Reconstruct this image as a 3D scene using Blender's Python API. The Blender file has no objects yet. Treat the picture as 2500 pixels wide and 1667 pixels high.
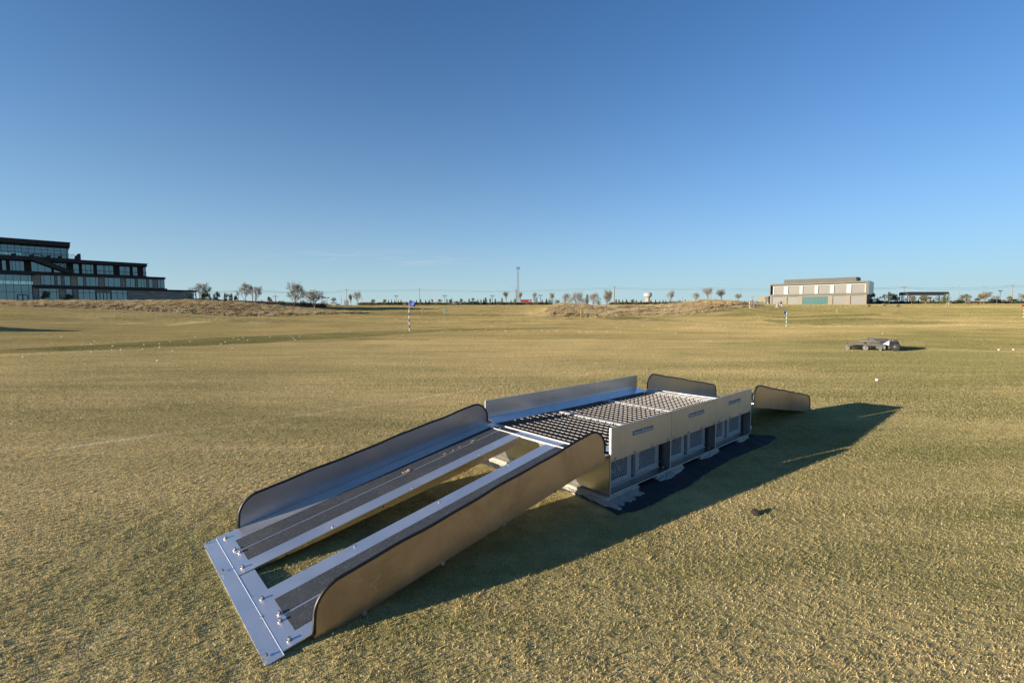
import bpy, bmesh, math, random
import numpy as np
from mathutils import Vector, Matrix
R = math.radians
random.seed(7)
rng = np.random.default_rng(11)
scene = bpy.context.scene
COL = scene.collection

# ------------------------------------------------------------------ camera
F = 1142.8; HX = 1250.0; HY = 759.7; HC = 1.132      # photo pixels (2500 wide)
PITCH = -0.0645
cam_d = bpy.data.cameras.new('camera'); cam = bpy.data.objects.new('camera', cam_d); COL.objects.link(cam)
cam_d.sensor_width = 36; cam_d.lens = F / 2500 * 36
cam_d.clip_start = 0.05; cam_d.clip_end = 6000
cam.location = (0, 0, HC)
cam.rotation_euler = (Matrix.Rotation(R(90) + PITCH, 3, 'X') @ Matrix.Rotation(-0.0018, 3, 'Z')).to_euler()
scene.camera = cam

# ------------------------------------------------------------------ terrain height
DL = [0, 10, 20, 30, 45, 60, 75, 85, 95, 105, 120, 140, 170, 200, 260, 400, 1000, 2500]
TAIL = [4.2, 4.5, 5.0, 6.0]
TAB = {
 -900: [0,0,0,.1,.6,1.4,2.4,2.9,3.2,3.4,3.4,3.4,3.6,3.8],
 0:    [0,0,0,.1,.45,1.1,1.9,2.25,3.0,3.3,3.4,3.5,3.6,3.8],
 230:  [0,0,0,0,.1,.45,.95,1.35,2.6,3.4,3.5,3.7,3.8,3.9],
 400:  [0,0,0,0,0,.15,.35,.6,1.8,3.1,3.75,3.8,3.8,3.9],
 490:  [0,0,0,0,0,.05,.15,.25,1.0,2.8,4.1,4.2,4.1,4.0],
 600:  [0,0,0,0,0,0,.05,.08,.15,1.7,3.2,3.6,3.7,3.8],
 700:  [0,0,0,0,0,0,0,.05,.15,.6,1.9,2.6,3.2,3.7],
 800:  [0,0,0,0,0,0,0,.1,.25,.5,.9,1.5,2.6,3.9],
 900:  [0,0,0,0,0,0,.05,.1,.15,.4,.7,1.3,2.4,3.8],
 1000: [0,0,0,0,0,0,.05,.1,.15,.3,.6,1.2,2.4,3.8],
 1226: [0,0,0,0,0,0,-.05,-.05,0,.05,.1,.35,1.9,3.8],
 1300: [0,0,0,0,0,0,-.1,-.05,0,.2,.4,.8,2.2,3.8],
 1350: [0,0,0,0,0,-.05,-.17,0,1.2,2.2,2.8,2.9,3.3,3.8],
 1410: [0,0,0,0,0,-.05,-.17,-.05,1.1,2.0,2.7,2.8,3.2,3.8],
 1480: [0,0,0,0,-.05,-.08,-.15,-.05,.5,1.2,1.9,2.4,3.0,3.8],
 1640: [0,0,0,0,-.1,-.1,-.1,0,.7,1.5,2.1,2.6,3.1,3.8],
 1720: [0,0,0,0,-.15,-.15,0,.45,1.6,2.7,3.5,3.6,3.6,3.9],
 1790: [0,0,0,0,-.3,-.15,.3,.9,1.6,2.5,3.4,3.5,3.5,3.9],
 1850: [0,0,0,-.1,-.4,-.1,.5,1.0,1.4,1.8,2.3,2.8,3.4,3.9],
 1920: [0,0,0,-.1,-.45,-.3,.1,.5,.9,1.3,1.7,2.3,3.1,3.8],
 2118: [0,0,0,-.1,-.3,0,.3,.5,.8,1.1,1.5,2.0,2.9,3.8],
 2350: [0,0,0,0,0,.2,.5,.75,1.0,1.2,1.5,1.95,3.3,3.9],
 3400: [0,0,0,.05,.1,.25,.5,.75,1.0,1.2,1.5,1.95,3.3,3.9],
}
UC = np.array(sorted(TAB)); TT = np.array([TAB[u] + TAIL for u in UC], float)
# dense grid in (column, log depth) then blurred, so that slopes are smooth
GU = np.linspace(-900, 3400, 431); GL = np.linspace(math.log(5), math.log(2500), 260)
_t = np.array([[np.interp(math.exp(l), DL, TT[i]) for l in GL] for i in range(len(UC))])
GH = np.array([np.interp(GU, UC, _t[:, j]) for j in range(len(GL))]).T
for _ in range(3):
    k = np.array([1, 2, 3, 2, 1]) / 9
    p_ = np.pad(GH, ((2, 2), (0, 0)), 'edge'); GH = sum(k[i] * p_[i:i + GH.shape[0]] for i in range(5))
    k3 = np.array([1, 2, 1]) / 4
    p_ = np.pad(GH, ((0, 0), (1, 1)), 'edge'); GH = sum(k3[i] * p_[:, i:i + GH.shape[1]] for i in range(3))
BUMPS = [(-33.5, 23.5, 1.5, 3.9, 3.4), (-38, 29, .5, 4, 3), (-6, 33, .07, 5, 2), (8, 40, .1, 7, 3), (22, 30, .08, 6, 3), (-18, 38, .12, 6, 3),
         (14, 56, .45, 6, 3.5), (3, 70, .3, 9, 4), (-20, 62, .25, 9, 4), (45, 60, .35, 10, 6), (60, 75, .4, 12, 6), (30, 80, .35, 8, 4), (-2, 120, .4, 12, 5), (-27, 46, .45, 8, 4.5), (-48, 62, .7, 11, 7), (-12, 78, .3, 9, 4), (38, 112, .5, 13, 6), (5.5, 3.2, .02, 2.5, 1.2), (-1.15, 1.85, -.012, .9, .9)]
def hgt(x, y):
    x = np.asarray(x, float); y = np.asarray(y, float)
    yy = np.maximum(y, 5.0); u = np.clip(HX + F * x / yy, -899, 3399); l = np.clip(np.log(yy), GL[0], GL[-1] - 1e-6)
    a = (u - GU[0]) / (GU[1] - GU[0]); b = (l - GL[0]) / (GL[1] - GL[0])
    i = np.clip(a.astype(int), 0, len(GU) - 2); j = np.clip(b.astype(int), 0, len(GL) - 2); a = a - i; b = b - j
    h = GH[i, j] * (1 - a) * (1 - b) + GH[i + 1, j] * a * (1 - b) + GH[i, j + 1] * (1 - a) * b + GH[i + 1, j + 1] * a * b
    for bx, by, bh, sx, sy in BUMPS:
        h = h + bh * np.exp(-((x - bx) / sx) ** 2 - ((y - by) / sy) ** 2)
    return h
def H(x, y): return float(hgt(x, y))
def px2x(px, D): return (px - HX) / F * D
def py2z(py, D): return HC + (HY - py) / F * D
def ground_hit(px, py, d0=2.0, d1=190.0):
    m = (px - HX) / F
    ds = np.exp(np.linspace(math.log(d0), math.log(d1), 1500))
    z = HC + (HY - py) / F * ds
    g = hgt(m * ds, ds)
    k = np.nonzero(g >= z)[0]
    D = float(ds[k[0]]) if len(k) else d1
    return m * D, D

# ------------------------------------------------------------------ mesh builder
class MB:
    def __init__(s): s.v = []; s.f = []; s.m = []
    def add(s, vs, fs, m=0):
        o = len(s.v); s.v += [tuple(v) for v in vs]; s.f += [tuple(i + o for i in f) for f in fs]; s.m += [m] * len(fs); return s
    def box(s, x0, x1, y0, y1, z0, z1, m=0):
        v = [(x, y, z) for z in (z0, z1) for y in (y0, y1) for x in (x0, x1)]
        return s.add(v, [(0, 2, 3, 1), (4, 5, 7, 6), (0, 1, 5, 4), (2, 6, 7, 3), (0, 4, 6, 2), (1, 3, 7, 5)], m)
    def hexa(s, b, t, m=0):        # bottom quad (ccw from above) and top quad
        return s.add(list(b) + list(t), [(3, 2, 1, 0), (4, 5, 6, 7), (0, 1, 5, 4), (1, 2, 6, 5), (2, 3, 7, 6), (3, 0, 4, 7)], m)
    def prism(s, pts, axis, a0, a1, m=0):   # polygon extruded along an axis
        n = len(pts)
        def P(p, a): return {'x': (a, p[0], p[1]), 'y': (p[0], a, p[1]), 'z': (p[0], p[1], a)}[axis]
        v = [P(p, a0) for p in pts] + [P(p, a1) for p in pts]
        return s.add(v, [tuple(range(n))[::-1], tuple(range(n, 2 * n))] + [(i, (i + 1) % n, n + (i + 1) % n, n + i) for i in range(n)], m)
    def tube(s, pts, rad, n=6, m=0, cap=True):
        pts = [Vector(p) for p in pts]
        rs = rad if isinstance(rad, (list, tuple)) else [rad] * len(pts)
        vs = []; ref = None
        for i, p in enumerate(pts):
            d = (pts[min(i + 1, len(pts) - 1)] - pts[max(i - 1, 0)])
            d = d.normalized() if d.length > 1e-9 else Vector((0, 0, 1))
            if ref is None: ref = Vector((1, 0, 0)) if abs(d.x) < .8 else Vector((0, 1, 0))
            a = (ref - d * ref.dot(d)); a.normalize(); b = d.cross(a); ref = a
            for k in range(n):
                t = 2 * math.pi * k / n
                vs.append(p + (a * math.cos(t) + b * math.sin(t)) * rs[i])
        fs = [(i * n + k, i * n + (k + 1) % n, (i + 1) * n + (k + 1) % n, (i + 1) * n + k) for i in range(len(pts) - 1) for k in range(n)]
        if cap: fs += [tuple(range(n))[::-1], tuple(range((len(pts) - 1) * n, len(pts) * n))]
        return s.add(vs, fs, m)
    def lathe(s, prof, n=12, m=0, c=(0, 0, 0), axis='z'):   # profile (r, h)
        vs = []
        for r, h in prof:
            for k in range(n):
                t = 2 * math.pi * k / n
                q = (r * math.cos(t), r * math.sin(t), h)
                if axis == 'y': q = (q[0], q[2], q[1])
                if axis == 'x': q = (q[2], q[0], q[1])
                vs.append((q[0] + c[0], q[1] + c[1], q[2] + c[2]))
        L = len(prof)
        fs = [(i * n + k, i * n + (k + 1) % n, (i + 1) * n + (k + 1) % n, (i + 1) * n + k) for i in range(L - 1) for k in range(n)]
        fs += [tuple(range(n))[::-1], tuple(range((L - 1) * n, L * n))]
        return s.add(vs, fs, m)
    def mesh(s, name, mats, smooth=False, fix=True):
        me = bpy.data.meshes.new(name); me.from_pydata(s.v, [], s.f)
        for x in (mats if isinstance(mats, (list, tuple)) else [mats]): me.materials.append(x)
        me.polygons.foreach_set('material_index', s.m)
        if smooth: me.polygons.foreach_set('use_smooth', [True] * len(s.f))
        if fix:
            bm = bmesh.new(); bm.from_mesh(me); bmesh.ops.recalc_face_normals(bm, faces=bm.faces); bm.to_mesh(me); bm.free()
        me.update(); return me
    def build(s, name, mats, parent=None, smooth=False, fix=True, loc=None, rz=None):
        o = bpy.data.objects.new(name, s.mesh(name, mats, smooth, fix)); COL.objects.link(o)
        if parent: o.parent = parent
        if loc: o.location = loc
        if rz is not None: o.rotation_euler = (0, 0, rz)
        return o
def bevel(o, w=.002, seg=1):
    md = o.modifiers.new('bevel', 'BEVEL'); md.width = w; md.segments = seg; md.limit_method = 'ANGLE'; return o
def tag(o, label=None, cat=None, group=None, kind=None):
    if label: o['label'] = label
    if cat: o['category'] = cat
    if group: o['group'] = group
    if kind: o['kind'] = kind
    return o
def thing(name, label, cat, loc, rz=0, group=None):
    o = bpy.data.objects.new(name, None); COL.objects.link(o); o.empty_display_size = .2
    o.location = loc; o.rotation_euler = (0, 0, rz); return tag(o, label, cat, group)
def copy_tree(o, parent=None):
    c = o.copy(); COL.objects.link(c)
    if parent: c.parent = parent
    for ch in [x for x in bpy.data.objects if x.parent == o]: copy_tree(ch, c)
    return c

# ------------------------------------------------------------------ materials
def newmat(name):
    m = bpy.data.materials.new(name); m.use_nodes = True; nt = m.node_tree
    return m, nt, nt.nodes['Principled BSDF']
def N(nt, t, **kw):
    n = nt.nodes.new(t)
    for k, v in kw.items():
        if k.startswith('i_'):
            key = k[2:].replace('_', ' ')
            n.inputs[key].default_value = v
        else: setattr(n, k, v)
    return n
def mathn(nt, op, a, b=None, clamp=False):
    n = nt.nodes.new('ShaderNodeMath'); n.operation = op; n.use_clamp = clamp
    for i, v in enumerate((a, b)):
        if v is None: continue
        if isinstance(v, (int, float)): n.inputs[i].default_value = v
        else: nt.links.new(v, n.inputs[i])
    return n.outputs[0]
def noise(nt, vec, scale, detail=3, rough=.55, mscale=None, rot=0.0, dist=0.0):
    n = N(nt, 'ShaderNodeTexNoise'); n.inputs['Scale'].default_value = scale; n.inputs['Detail'].default_value = detail
    n.inputs['Roughness'].default_value = rough; n.inputs['Distortion'].default_value = dist
    if mscale or rot:
        mp = N(nt, 'ShaderNodeMapping'); mp.inputs['Scale'].default_value = mscale or (1, 1, 1); mp.inputs['Rotation'].default_value = (0, 0, rot)
        nt.links.new(vec, mp.inputs['Vector']); vec = mp.outputs['Vector']
    nt.links.new(vec, n.inputs['Vector']); return n.outputs['Fac']
def ramp(nt, fac, a, b, ca=(0, 0, 0, 1), cb=(1, 1, 1, 1)):
    n = N(nt, 'ShaderNodeValToRGB'); e = n.color_ramp.elements
    e[0].position = a; e[1].position = b; e[0].color = ca; e[1].color = cb
    nt.links.new(fac, n.inputs['Fac']); return n.outputs['Color']
def mixc(nt, fac, a, b):
    n = N(nt, 'ShaderNodeMix', data_type='RGBA')
    if isinstance(fac, (int, float)): n.inputs[0].default_value = fac
    else: nt.links.new(fac, n.inputs[0])
    for i, v in ((6, a), (7, b)):
        if isinstance(v, tuple): n.inputs[i].default_value = v if len(v) == 4 else v + (1,)
        else: nt.links.new(v, n.inputs[i])
    return n.outputs[2]
def objvec(nt): return N(nt, 'ShaderNodeTexCoord').outputs['Object']
def posvec(nt): return N(nt, 'ShaderNodeNewGeometry').outputs['Position']

def simple(name, col, rough=.6, metal=0.0, var=.15, vs=8.0, bump=0.0, spec=.5, world=False):
    m, nt, b = newmat(name)
    v = posvec(nt) if world else objvec(nt)
    f = noise(nt, v, vs, 4, .6)
    c = tuple(col)
    lo = tuple(x * (1 - var) for x in c); hi = tuple(min(1, x * (1 + var)) for x in c)
    nt.links.new(mixc(nt, ramp(nt, f, .3, .7), lo, hi), b.inputs['Base Color'])
    b.inputs['Roughness'].default_value = rough; b.inputs['Metallic'].default_value = metal
    b.inputs['Specular IOR Level'].default_value = spec
    if bump:
        bn = N(nt, 'ShaderNodeBump'); bn.inputs['Strength'].default_value = bump; bn.inputs['Distance'].default_value = .01
        nt.links.new(noise(nt, v, vs * 6, 4), bn.inputs['Height']); nt.links.new(bn.outputs['Normal'], b.inputs['Normal'])
    return m

def metal(name, col=(.62, .63, .65), rough=.28, stain=.25, stains=(.45, .38, .28), sscale=3.0, streak=(1, 1, 1), bump=.02, grime=0.0):
    m, nt, b = newmat(name); v = objvec(nt)
    big = noise(nt, v, sscale, 5, .6, mscale=streak, dist=.4)
    spots = noise(nt, v, 28, 3, .7)
    scr = noise(nt, v, 9, 6, .75, mscale=(1, 1, 14))
    c = mixc(nt, ramp(nt, big, .42, .72), tuple(col), tuple(x * (1 - stain) + s * stain for x, s in zip(col, stains)))
    c = mixc(nt, ramp(nt, spots, .70, .80), c, tuple(x * .75 for x in col))
    if grime:
        run = noise(nt, v, 1.0, 5, .7, mscale=(2.6, 2.6, 1.3), dist=.8); blot = noise(nt, v, 3.2, 6, .72, dist=1.2)
        c = mixc(nt, mathn(nt, 'MULTIPLY', ramp(nt, run, .45, .75), grime), c, tuple(x * .62 for x in stains))
        c = mixc(nt, mathn(nt, 'MULTIPLY', ramp(nt, blot, .52, .70), grime), c, tuple(min(1, x * 1.15) for x in col))
    sv = N(nt, 'ShaderNodeTexVoronoi', feature='DISTANCE_TO_EDGE'); sv.inputs['Scale'].default_value = 2.6
    mp_ = N(nt, 'ShaderNodeMapping'); mp_.inputs['Rotation'].default_value = (.4, .5, .3); mp_.inputs['Scale'].default_value = (.8, 3, 5); nt.links.new(v, mp_.inputs['Vector']); nt.links.new(mp_.outputs[0], sv.inputs['Vector'])
    scm = mathn(nt, 'MULTIPLY', mathn(nt, 'LESS_THAN', sv.outputs['Distance'], .0035), ramp(nt, noise(nt, v, 1.7, 2), .54, .62))
    c = mixc(nt, mathn(nt, 'MULTIPLY', scm, .45), c, (.8, .78, .75))
    nt.links.new(c, b.inputs['Base Color'])
    b.inputs['Metallic'].default_value = .93
    rr = mathn(nt, 'ADD', mathn(nt, 'MULTIPLY', big, .22), rough - .1)
    rr = mathn(nt, 'ADD', rr, mathn(nt, 'MULTIPLY', scr, .06))
    nt.links.new(rr, b.inputs['Roughness'])
    bn = N(nt, 'ShaderNodeBump'); bn.inputs['Strength'].default_value = bump; bn.inputs['Distance'].default_value = .01
    nt.links.new(noise(nt, v, 2.2, 3), bn.inputs['Height']); nt.links.new(bn.outputs['Normal'], b.inputs['Normal'])
    return m

M = {}
M['alu'] = metal('brushed_aluminium')
M['alu_side'] = metal('weathered_aluminium', (.56, .54, .55), .42, .4, (.40, .33, .24), 2.2, (1, 1, 1.2), grime=.15)
M['alu_guard'] = metal('stained_aluminium', (.50, .425, .39), .30, .55, (.36, .25, .17), 1.6, (1, 1, 1.3), grime=.55)
M['alu_bright'] = metal('bright_aluminium', (.80, .80, .82), .37, .15, (.62, .58, .52), grime=.18)
M['alu_flange'] = metal('flange_sheet', (.46, .41, .34), .24, .3, (.34, .26, .16), 3)
M['alu_ledge'] = metal('clean_sheet', (.62, .66, .74), .16, .06)
M['alu_mirror'] = metal('smooth_zinc_sheet', (.55, .55, .53), .2, .1)
M['alu_inner'] = metal('greyed_aluminium', (.46, .45, .46), .30, .35, (.36, .28, .21), 1.6, (1, 1, 1.3), grime=.3)
M['alu_edge'] = simple('sheet_edge_and_glint', (.8, .8, .8), .4, .6, .05)
M['rubber'] = simple('black_rubber', (.012, .012, .014), .45, 0, .2)
M['bolt'] = simple('galvanised_bolt', (.42, .41, .40), .4, .8, .2)
M['dark_hole'] = simple('black_hole', (.004, .004, .004), .9)
M['tarp'] = simple('black_weed_fabric', (.014, .015, .021), .75, 0, .35, 5, .6)
M['crate'] = simple('grey_plastic', (.32, .35, .38), .45, 0, .08, 3)
M['concrete'] = simple('poured_concrete', (.34, .315, .27), .9, 0, .22, 14, .8)
M['ball'] = simple('white_ball', (.62, .62, .60), .35, 0, .03)
M['white'] = simple('white_paint', (.30, .295, .285), .5, 0, .05)
M['black'] = simple('black_paint', (.02, .02, .022), .5, 0, .2)
M['wood'] = simple('weathered_wood', (.16, .13, .10), .9, 0, .3)
M['steel_grey'] = simple('grey_steel', (.20, .21, .22), .5, .3, .1)
M['sand'] = simple('bunker_sand', (.50, .42, .31), .95, 0, .08, 1)
M['label_bg'] = simple('sticker_blue_grey', (.10, .13, .18), .5, 0, .05); M['label_fg'] = simple('sticker_lettering', (.55, .60, .68), .5, 0, .03)
M['tray'] = metal('dull_zinc_sheet', (.30, .30, .29), .3, .3, (.22, .20, .16), 2.5)
M['beam'] = simple('dull_folded_metal', (.40, .385, .36), .55, .2, .12)
M['alu_grate'] = metal('dusty_grating', (.25, .245, .245), .5, .4, (.18, .14, .11), 6)
M['tooth'] = simple('brown_grating_metal', (.13, .115, .10), .65, .2, .2)
M['leaf'] = simple('dry_leaf', (.55, .40, .25), .9, 0, .25, 60)
# gritty anti slip tape
def mk_tape():
    m, nt, b = newmat('gritty_anti_slip_tape'); v = objvec(nt)
    vo = N(nt, 'ShaderNodeTexVoronoi'); vo.inputs['Scale'].default_value = 260; nt.links.new(v, vo.inputs['Vector'])
    sp = ramp(nt, noise(nt, v, 330, 1, .5), .69, .73)
    c = mixc(nt, ramp(nt, vo.outputs['Distance'], .1, .8), (.010, .014, .020), (.032, .040, .051))
    c = mixc(nt, sp, c, (.42, .42, .40))
    dust = ramp(nt, noise(nt, v, 5, 5, .7), .5, .75)
    c = mixc(nt, mathn(nt, 'MULTIPLY', dust, .25), c, (.10, .10, .10))
    nt.links.new(c, b.inputs['Base Color']); b.inputs['Roughness'].default_value = .7
    bn = N(nt, 'ShaderNodeBump'); bn.inputs['Strength'].default_value = .5; bn.inputs['Distance'].default_value = .002
    nt.links.new(noise(nt, v, 420, 2), bn.inputs['Height']); nt.links.new(bn.outputs['Normal'], b.inputs['Normal'])
    return m
M['tape'] = mk_tape()

# turf colour: shared between the ground sheet and the grass blades
PHI = 0.7394                       # platform direction in the world
GREENS = [(37.5, 52, 7.6, 10.5, 0.0), (-9.5, 20.8, 2.7, 9.5, R(-32)), (13, 62.5, 6, 10, 0.0), (-2, 29, 1.6, 7.5, R(-70)), (-16, 108, 22, 10, 0), (150, 163, 75, 8, 0), (30, 90, 14, 3, 0), (48, 72, 10, 3, .1)]
def turf_group():
    g = bpy.data.node_groups.new('turf_colour', 'ShaderNodeTree')
    g.interface.new_socket('Color', in_out='OUTPUT', socket_type='NodeSocketColor')
    g.interface.new_socket('Straw', in_out='OUTPUT', socket_type='NodeSocketFloat')
    nt = g; out = nt.nodes.new('NodeGroupOutput'); p = posvec(nt)
    n1 = noise(nt, p, .11, 4, .6, dist=.6)
    n2 = noise(nt, p, .55, 4, .6, mscale=(.35, 1.6, 1), rot=-PHI)
    n3 = noise(nt, p, 2.3, 4, .65, mscale=(.3, 1.8, 1), rot=-PHI)
    n4 = noise(nt, p, 9.0, 3, .6)
    f = mathn(nt, 'ADD', mathn(nt, 'MULTIPLY', n1, .9), mathn(nt, 'MULTIPLY', n2, .75))
    f = mathn(nt, 'ADD', f, mathn(nt, 'MULTIPLY', n3, .40))
    f = mathn(nt, 'ADD', f, mathn(nt, 'MULTIPLY', n4, .35))
    f = mathn(nt, 'SUBTRACT', f, .70)
    straw = N(nt, 'ShaderNodeMapRange'); straw.inputs['From Min'].default_value = .14; straw.inputs['From Max'].default_value = .66
    nt.links.new(f, straw.inputs['Value']); s = straw.outputs['Result']
    # greens: oval areas of greener turf with a pale rim
    wob = mathn(nt, 'MULTIPLY', mathn(nt, 'SUBTRACT', noise(nt, p, .35, 3), .5), .7)
    rim = None; inn = None
    for cx, cy, rx, ry, a in GREENS:
        mp = N(nt, 'ShaderNodeMapping'); mp.vector_type = 'TEXTURE'
        mp.inputs['Location'].default_value = (cx, cy, 0); mp.inputs['Rotation'].default_value = (0, 0, a); mp.inputs['Scale'].default_value = (rx, ry, 1e6)
        nt.links.new(p, mp.inputs['Vector'])
        ln = N(nt, 'ShaderNodeVectorMath', operation='LENGTH'); nt.links.new(mp.outputs['Vector'], ln.inputs[0])
        d = mathn(nt, 'ADD', ln.outputs['Value'], wob)
        i_ = mathn(nt, 'MULTIPLY', mathn(nt, 'SUBTRACT', 1.0, d), 9, True)
        r_ = mathn(nt, 'SUBTRACT', 1.0, mathn(nt, 'MULTIPLY', mathn(nt, 'ABSOLUTE', mathn(nt, 'SUBTRACT', d, 1.06)), 14), True)
        inn = i_ if inn is None else mathn(nt, 'MAXIMUM', inn, i_)
        rim = r_ if rim is None else mathn(nt, 'MAXIMUM', rim, r_)
    s = mathn(nt, 'SUBTRACT', s, mathn(nt, 'MULTIPLY', inn, .52), True)
    s = mathn(nt, 'ADD', s, mathn(nt, 'MULTIPLY', rim, .5), True)
    # a broad area of greener turf on the right of the near field
    mp = N(nt, 'ShaderNodeMapping'); mp.vector_type = 'TEXTURE'
    mp.inputs['Location'].default_value = (19, 15, 0); mp.inputs['Rotation'].default_value = (0, 0, R(38)); mp.inputs['Scale'].default_value = (22, 9.5, 1e6)
    nt.links.new(p, mp.inputs['Vector']); ln = N(nt, 'ShaderNodeVectorMath', operation='LENGTH'); nt.links.new(mp.outputs['Vector'], ln.inputs[0])
    soft = mathn(nt, 'MULTIPLY', mathn(nt, 'SUBTRACT', 1.15, mathn(nt, 'ADD', ln.outputs['Value'], wob)), 2.0, True)
    s = mathn(nt, 'SUBTRACT', s, mathn(nt, 'MULTIPLY', soft, .50), True)
    mp = N(nt, 'ShaderNodeMapping'); mp.vector_type = 'TEXTURE'  # duller far-right turf, partly lens edge darkening put into the colour
    mp.inputs['Location'].default_value = (95, 95, 0); mp.inputs['Scale'].default_value = (75, 68, 1e6)
    nt.links.new(p, mp.inputs['Vector']); ln = N(nt, 'ShaderNodeVectorMath', operation='LENGTH'); nt.links.new(mp.outputs['Vector'], ln.inputs[0])
    soft = mathn(nt, 'MULTIPLY', mathn(nt, 'SUBTRACT', 1.1, mathn(nt, 'ADD', ln.outputs['Value'], wob)), 1.6, True)
    s = mathn(nt, 'SUBTRACT', s, mathn(nt, 'MULTIPLY', soft, .42), True)
    # worn trail of dry turf that runs past the far side of the ramp station
    sx = N(nt, 'ShaderNodeSeparateXYZ'); nt.links.new(p, sx.inputs[0])
    ang = math.atan2(.89, 1.0); ca, sa = math.cos(ang), math.sin(ang)
    dist = mathn(nt, 'ADD', mathn(nt, 'MULTIPLY', sx.outputs[0], -sa), mathn(nt, 'MULTIPLY', sx.outputs[1], ca))
    c0 = -(-3.8) * -sa * -1 + 3.77 * ca
    c0 = (3.8 * sa + 3.77 * ca)
    dist = mathn(nt, 'SUBTRACT', dist, c0)
    dist = mathn(nt, 'ADD', dist, mathn(nt, 'MULTIPLY', mathn(nt, 'SUBTRACT', noise(nt, p, .7, 3), .5), .25))
    tr = mathn(nt, 'SUBTRACT', 1.0, mathn(nt, 'MULTIPLY', mathn(nt, 'ABSOLUTE', dist), 11), True)
    tr = mathn(nt, 'MULTIPLY', tr, ramp(nt, noise(nt, p, 1.6, 4, .7), .42, .62))
    tr = mathn(nt, 'MULTIPLY', tr, mathn(nt, 'MULTIPLY', mathn(nt, 'SUBTRACT', 2.4, sx.outputs[0]), .6, True))
    # colour
    c = mixc(nt, s, (.185, .18, .056), (.555, .43, .205))
    c = mixc(nt, ramp(nt, noise(nt, p, .25, 3, .6), .55, .8), c, (.43, .32, .15))
    c = mixc(nt, mathn(nt, 'MULTIPLY', tr, .65), c, (.72, .59, .42))
    nt.links.new(c, out.inputs['Color']); nt.links.new(s, out.inputs['Straw'])
    return g
TG = turf_group()
def mk_turf():
    m, nt, b = newmat('turf_ground'); p = posvec(nt)
    g = N(nt, 'ShaderNodeGroup'); g.node_tree = TG
    fine = noise(nt, p, 60, 4, .7)
    fine2 = noise(nt, p, 14, 4, .7, mscale=(.5, 1.3, 1), rot=-PHI)
    c = mixc(nt, ramp(nt, fine, .3, .7), g.outputs['Color'], mixc(nt, 1.0, (0, 0, 0), (0, 0, 0)))
    v = N(nt, 'ShaderNodeHueSaturation'); nt.links.new(g.outputs['Color'], v.inputs['Color'])
    val = mathn(nt, 'ADD', mathn(nt, 'MULTIPLY', fine, .7), mathn(nt, 'MULTIPLY', fine2, .45))
    nt.links.new(mathn(nt, 'ADD', val, .50), v.inputs['Value'])
    # unmown wild grass on the mounds, marked by a face-corner attribute
    at = N(nt, 'ShaderNodeAttribute', attribute_name='wild')
    cw = mixc(nt, ramp(nt, noise(nt, p, .9, 5, .7), .35, .65), (.22, .15, .08), (.36, .28, .16))
    c = mixc(nt, at.outputs['Fac'], v.outputs['Color'], cw)
    nt.links.new(c, b.inputs['Base Color']); b.inputs['Roughness'].default_value = .95; b.inputs['Specular IOR Level'].default_value = .1
    bn = N(nt, 'ShaderNodeBump'); bn.inputs['Strength'].default_value = .9; bn.inputs['Distance'].default_value = .02
    h = mathn(nt, 'ADD', noise(nt, p, 45, 4, .7), mathn(nt, 'MULTIPLY', noise(nt, p, 5, 5, .7), 1.5))
    nt.links.new(h, bn.inputs['Height']); nt.links.new(bn.outputs['Normal'], b.inputs['Normal'])
    return m
M['turf'] = mk_turf()
def mk_blade(name, wild=False):
    m, nt, b = newmat(name)
    at = N(nt, 'ShaderNodeAttribute', attribute_name='bc')
    sp = N(nt, 'ShaderNodeSeparateColor'); nt.links.new(at.outputs['Color'], sp.inputs[0])
    if not wild:
        g = N(nt, 'ShaderNodeGroup'); g.node_tree = TG
        c = mixc(nt, mathn(nt, 'MULTIPLY', sp.outputs[0], .55), g.outputs['Color'], (.62, .51, .305))
        c = mixc(nt, mathn(nt, 'MULTIPLY', sp.outputs[1], .42), c, (.14, .145, .055))
    else:
        p = posvec(nt)
        c = mixc(nt, ramp(nt, noise(nt, p, .25, 4, .6), .4, .6), (.32, .235, .135), (.45, .375, .225))
        c = mixc(nt, mathn(nt, 'MULTIPLY', sp.outputs[1], .5), c, (.15, .14, .06))
    h = N(nt, 'ShaderNodeHueSaturation'); nt.links.new(c, h.inputs['Color'])
    nt.links.new(mathn(nt, 'ADD', mathn(nt, 'MULTIPLY', sp.outputs[2], .7), .75), h.inputs['Value'])
    nt.links.new(h.outputs['Color'], b.inputs['Base Color']); b.inputs['Roughness'].default_value = .7; b.inputs['Specular IOR Level'].default_value = .15
    tl = N(nt, 'ShaderNodeBsdfTranslucent'); nt.links.new(h.outputs['Color'], tl.inputs['Color'])
    mx = N(nt, 'ShaderNodeMixShader'); mx.inputs[0].default_value = .3
    nt.links.new(b.outputs[0], mx.inputs[1]); nt.links.new(tl.outputs[0], mx.inputs[2])
    nt.links.new(mx.outputs[0], nt.nodes['Material Output'].inputs['Surface'])
    return m
M['blade'] = mk_blade('turf_blade'); M['wild'] = mk_blade('wild_grass_blade', True)

# ------------------------------------------------------------------ world and sun
HZK = -5.3; HZA = 1.0
SUN_TRAVEL = PHI + R(-15.7); SUN_EL = R(9.8)
w = bpy.data.worlds.new('World'); scene.world = w; w.use_nodes = True; nt = w.node_tree
bg = nt.nodes['Background']
sky = N(nt, 'ShaderNodeTexSky'); sky.sky_type = 'NISHITA'; sky.sun_disc = False
sky.sun_elevation = SUN_EL
sky.sun_rotation = math.atan2(-math.cos(SUN_TRAVEL), -math.sin(SUN_TRAVEL)) % (2 * math.pi)
sky.altitude = 0; sky.air_density = .85; sky.dust_density = .3; sky.ozone_density = 5.5
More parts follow.
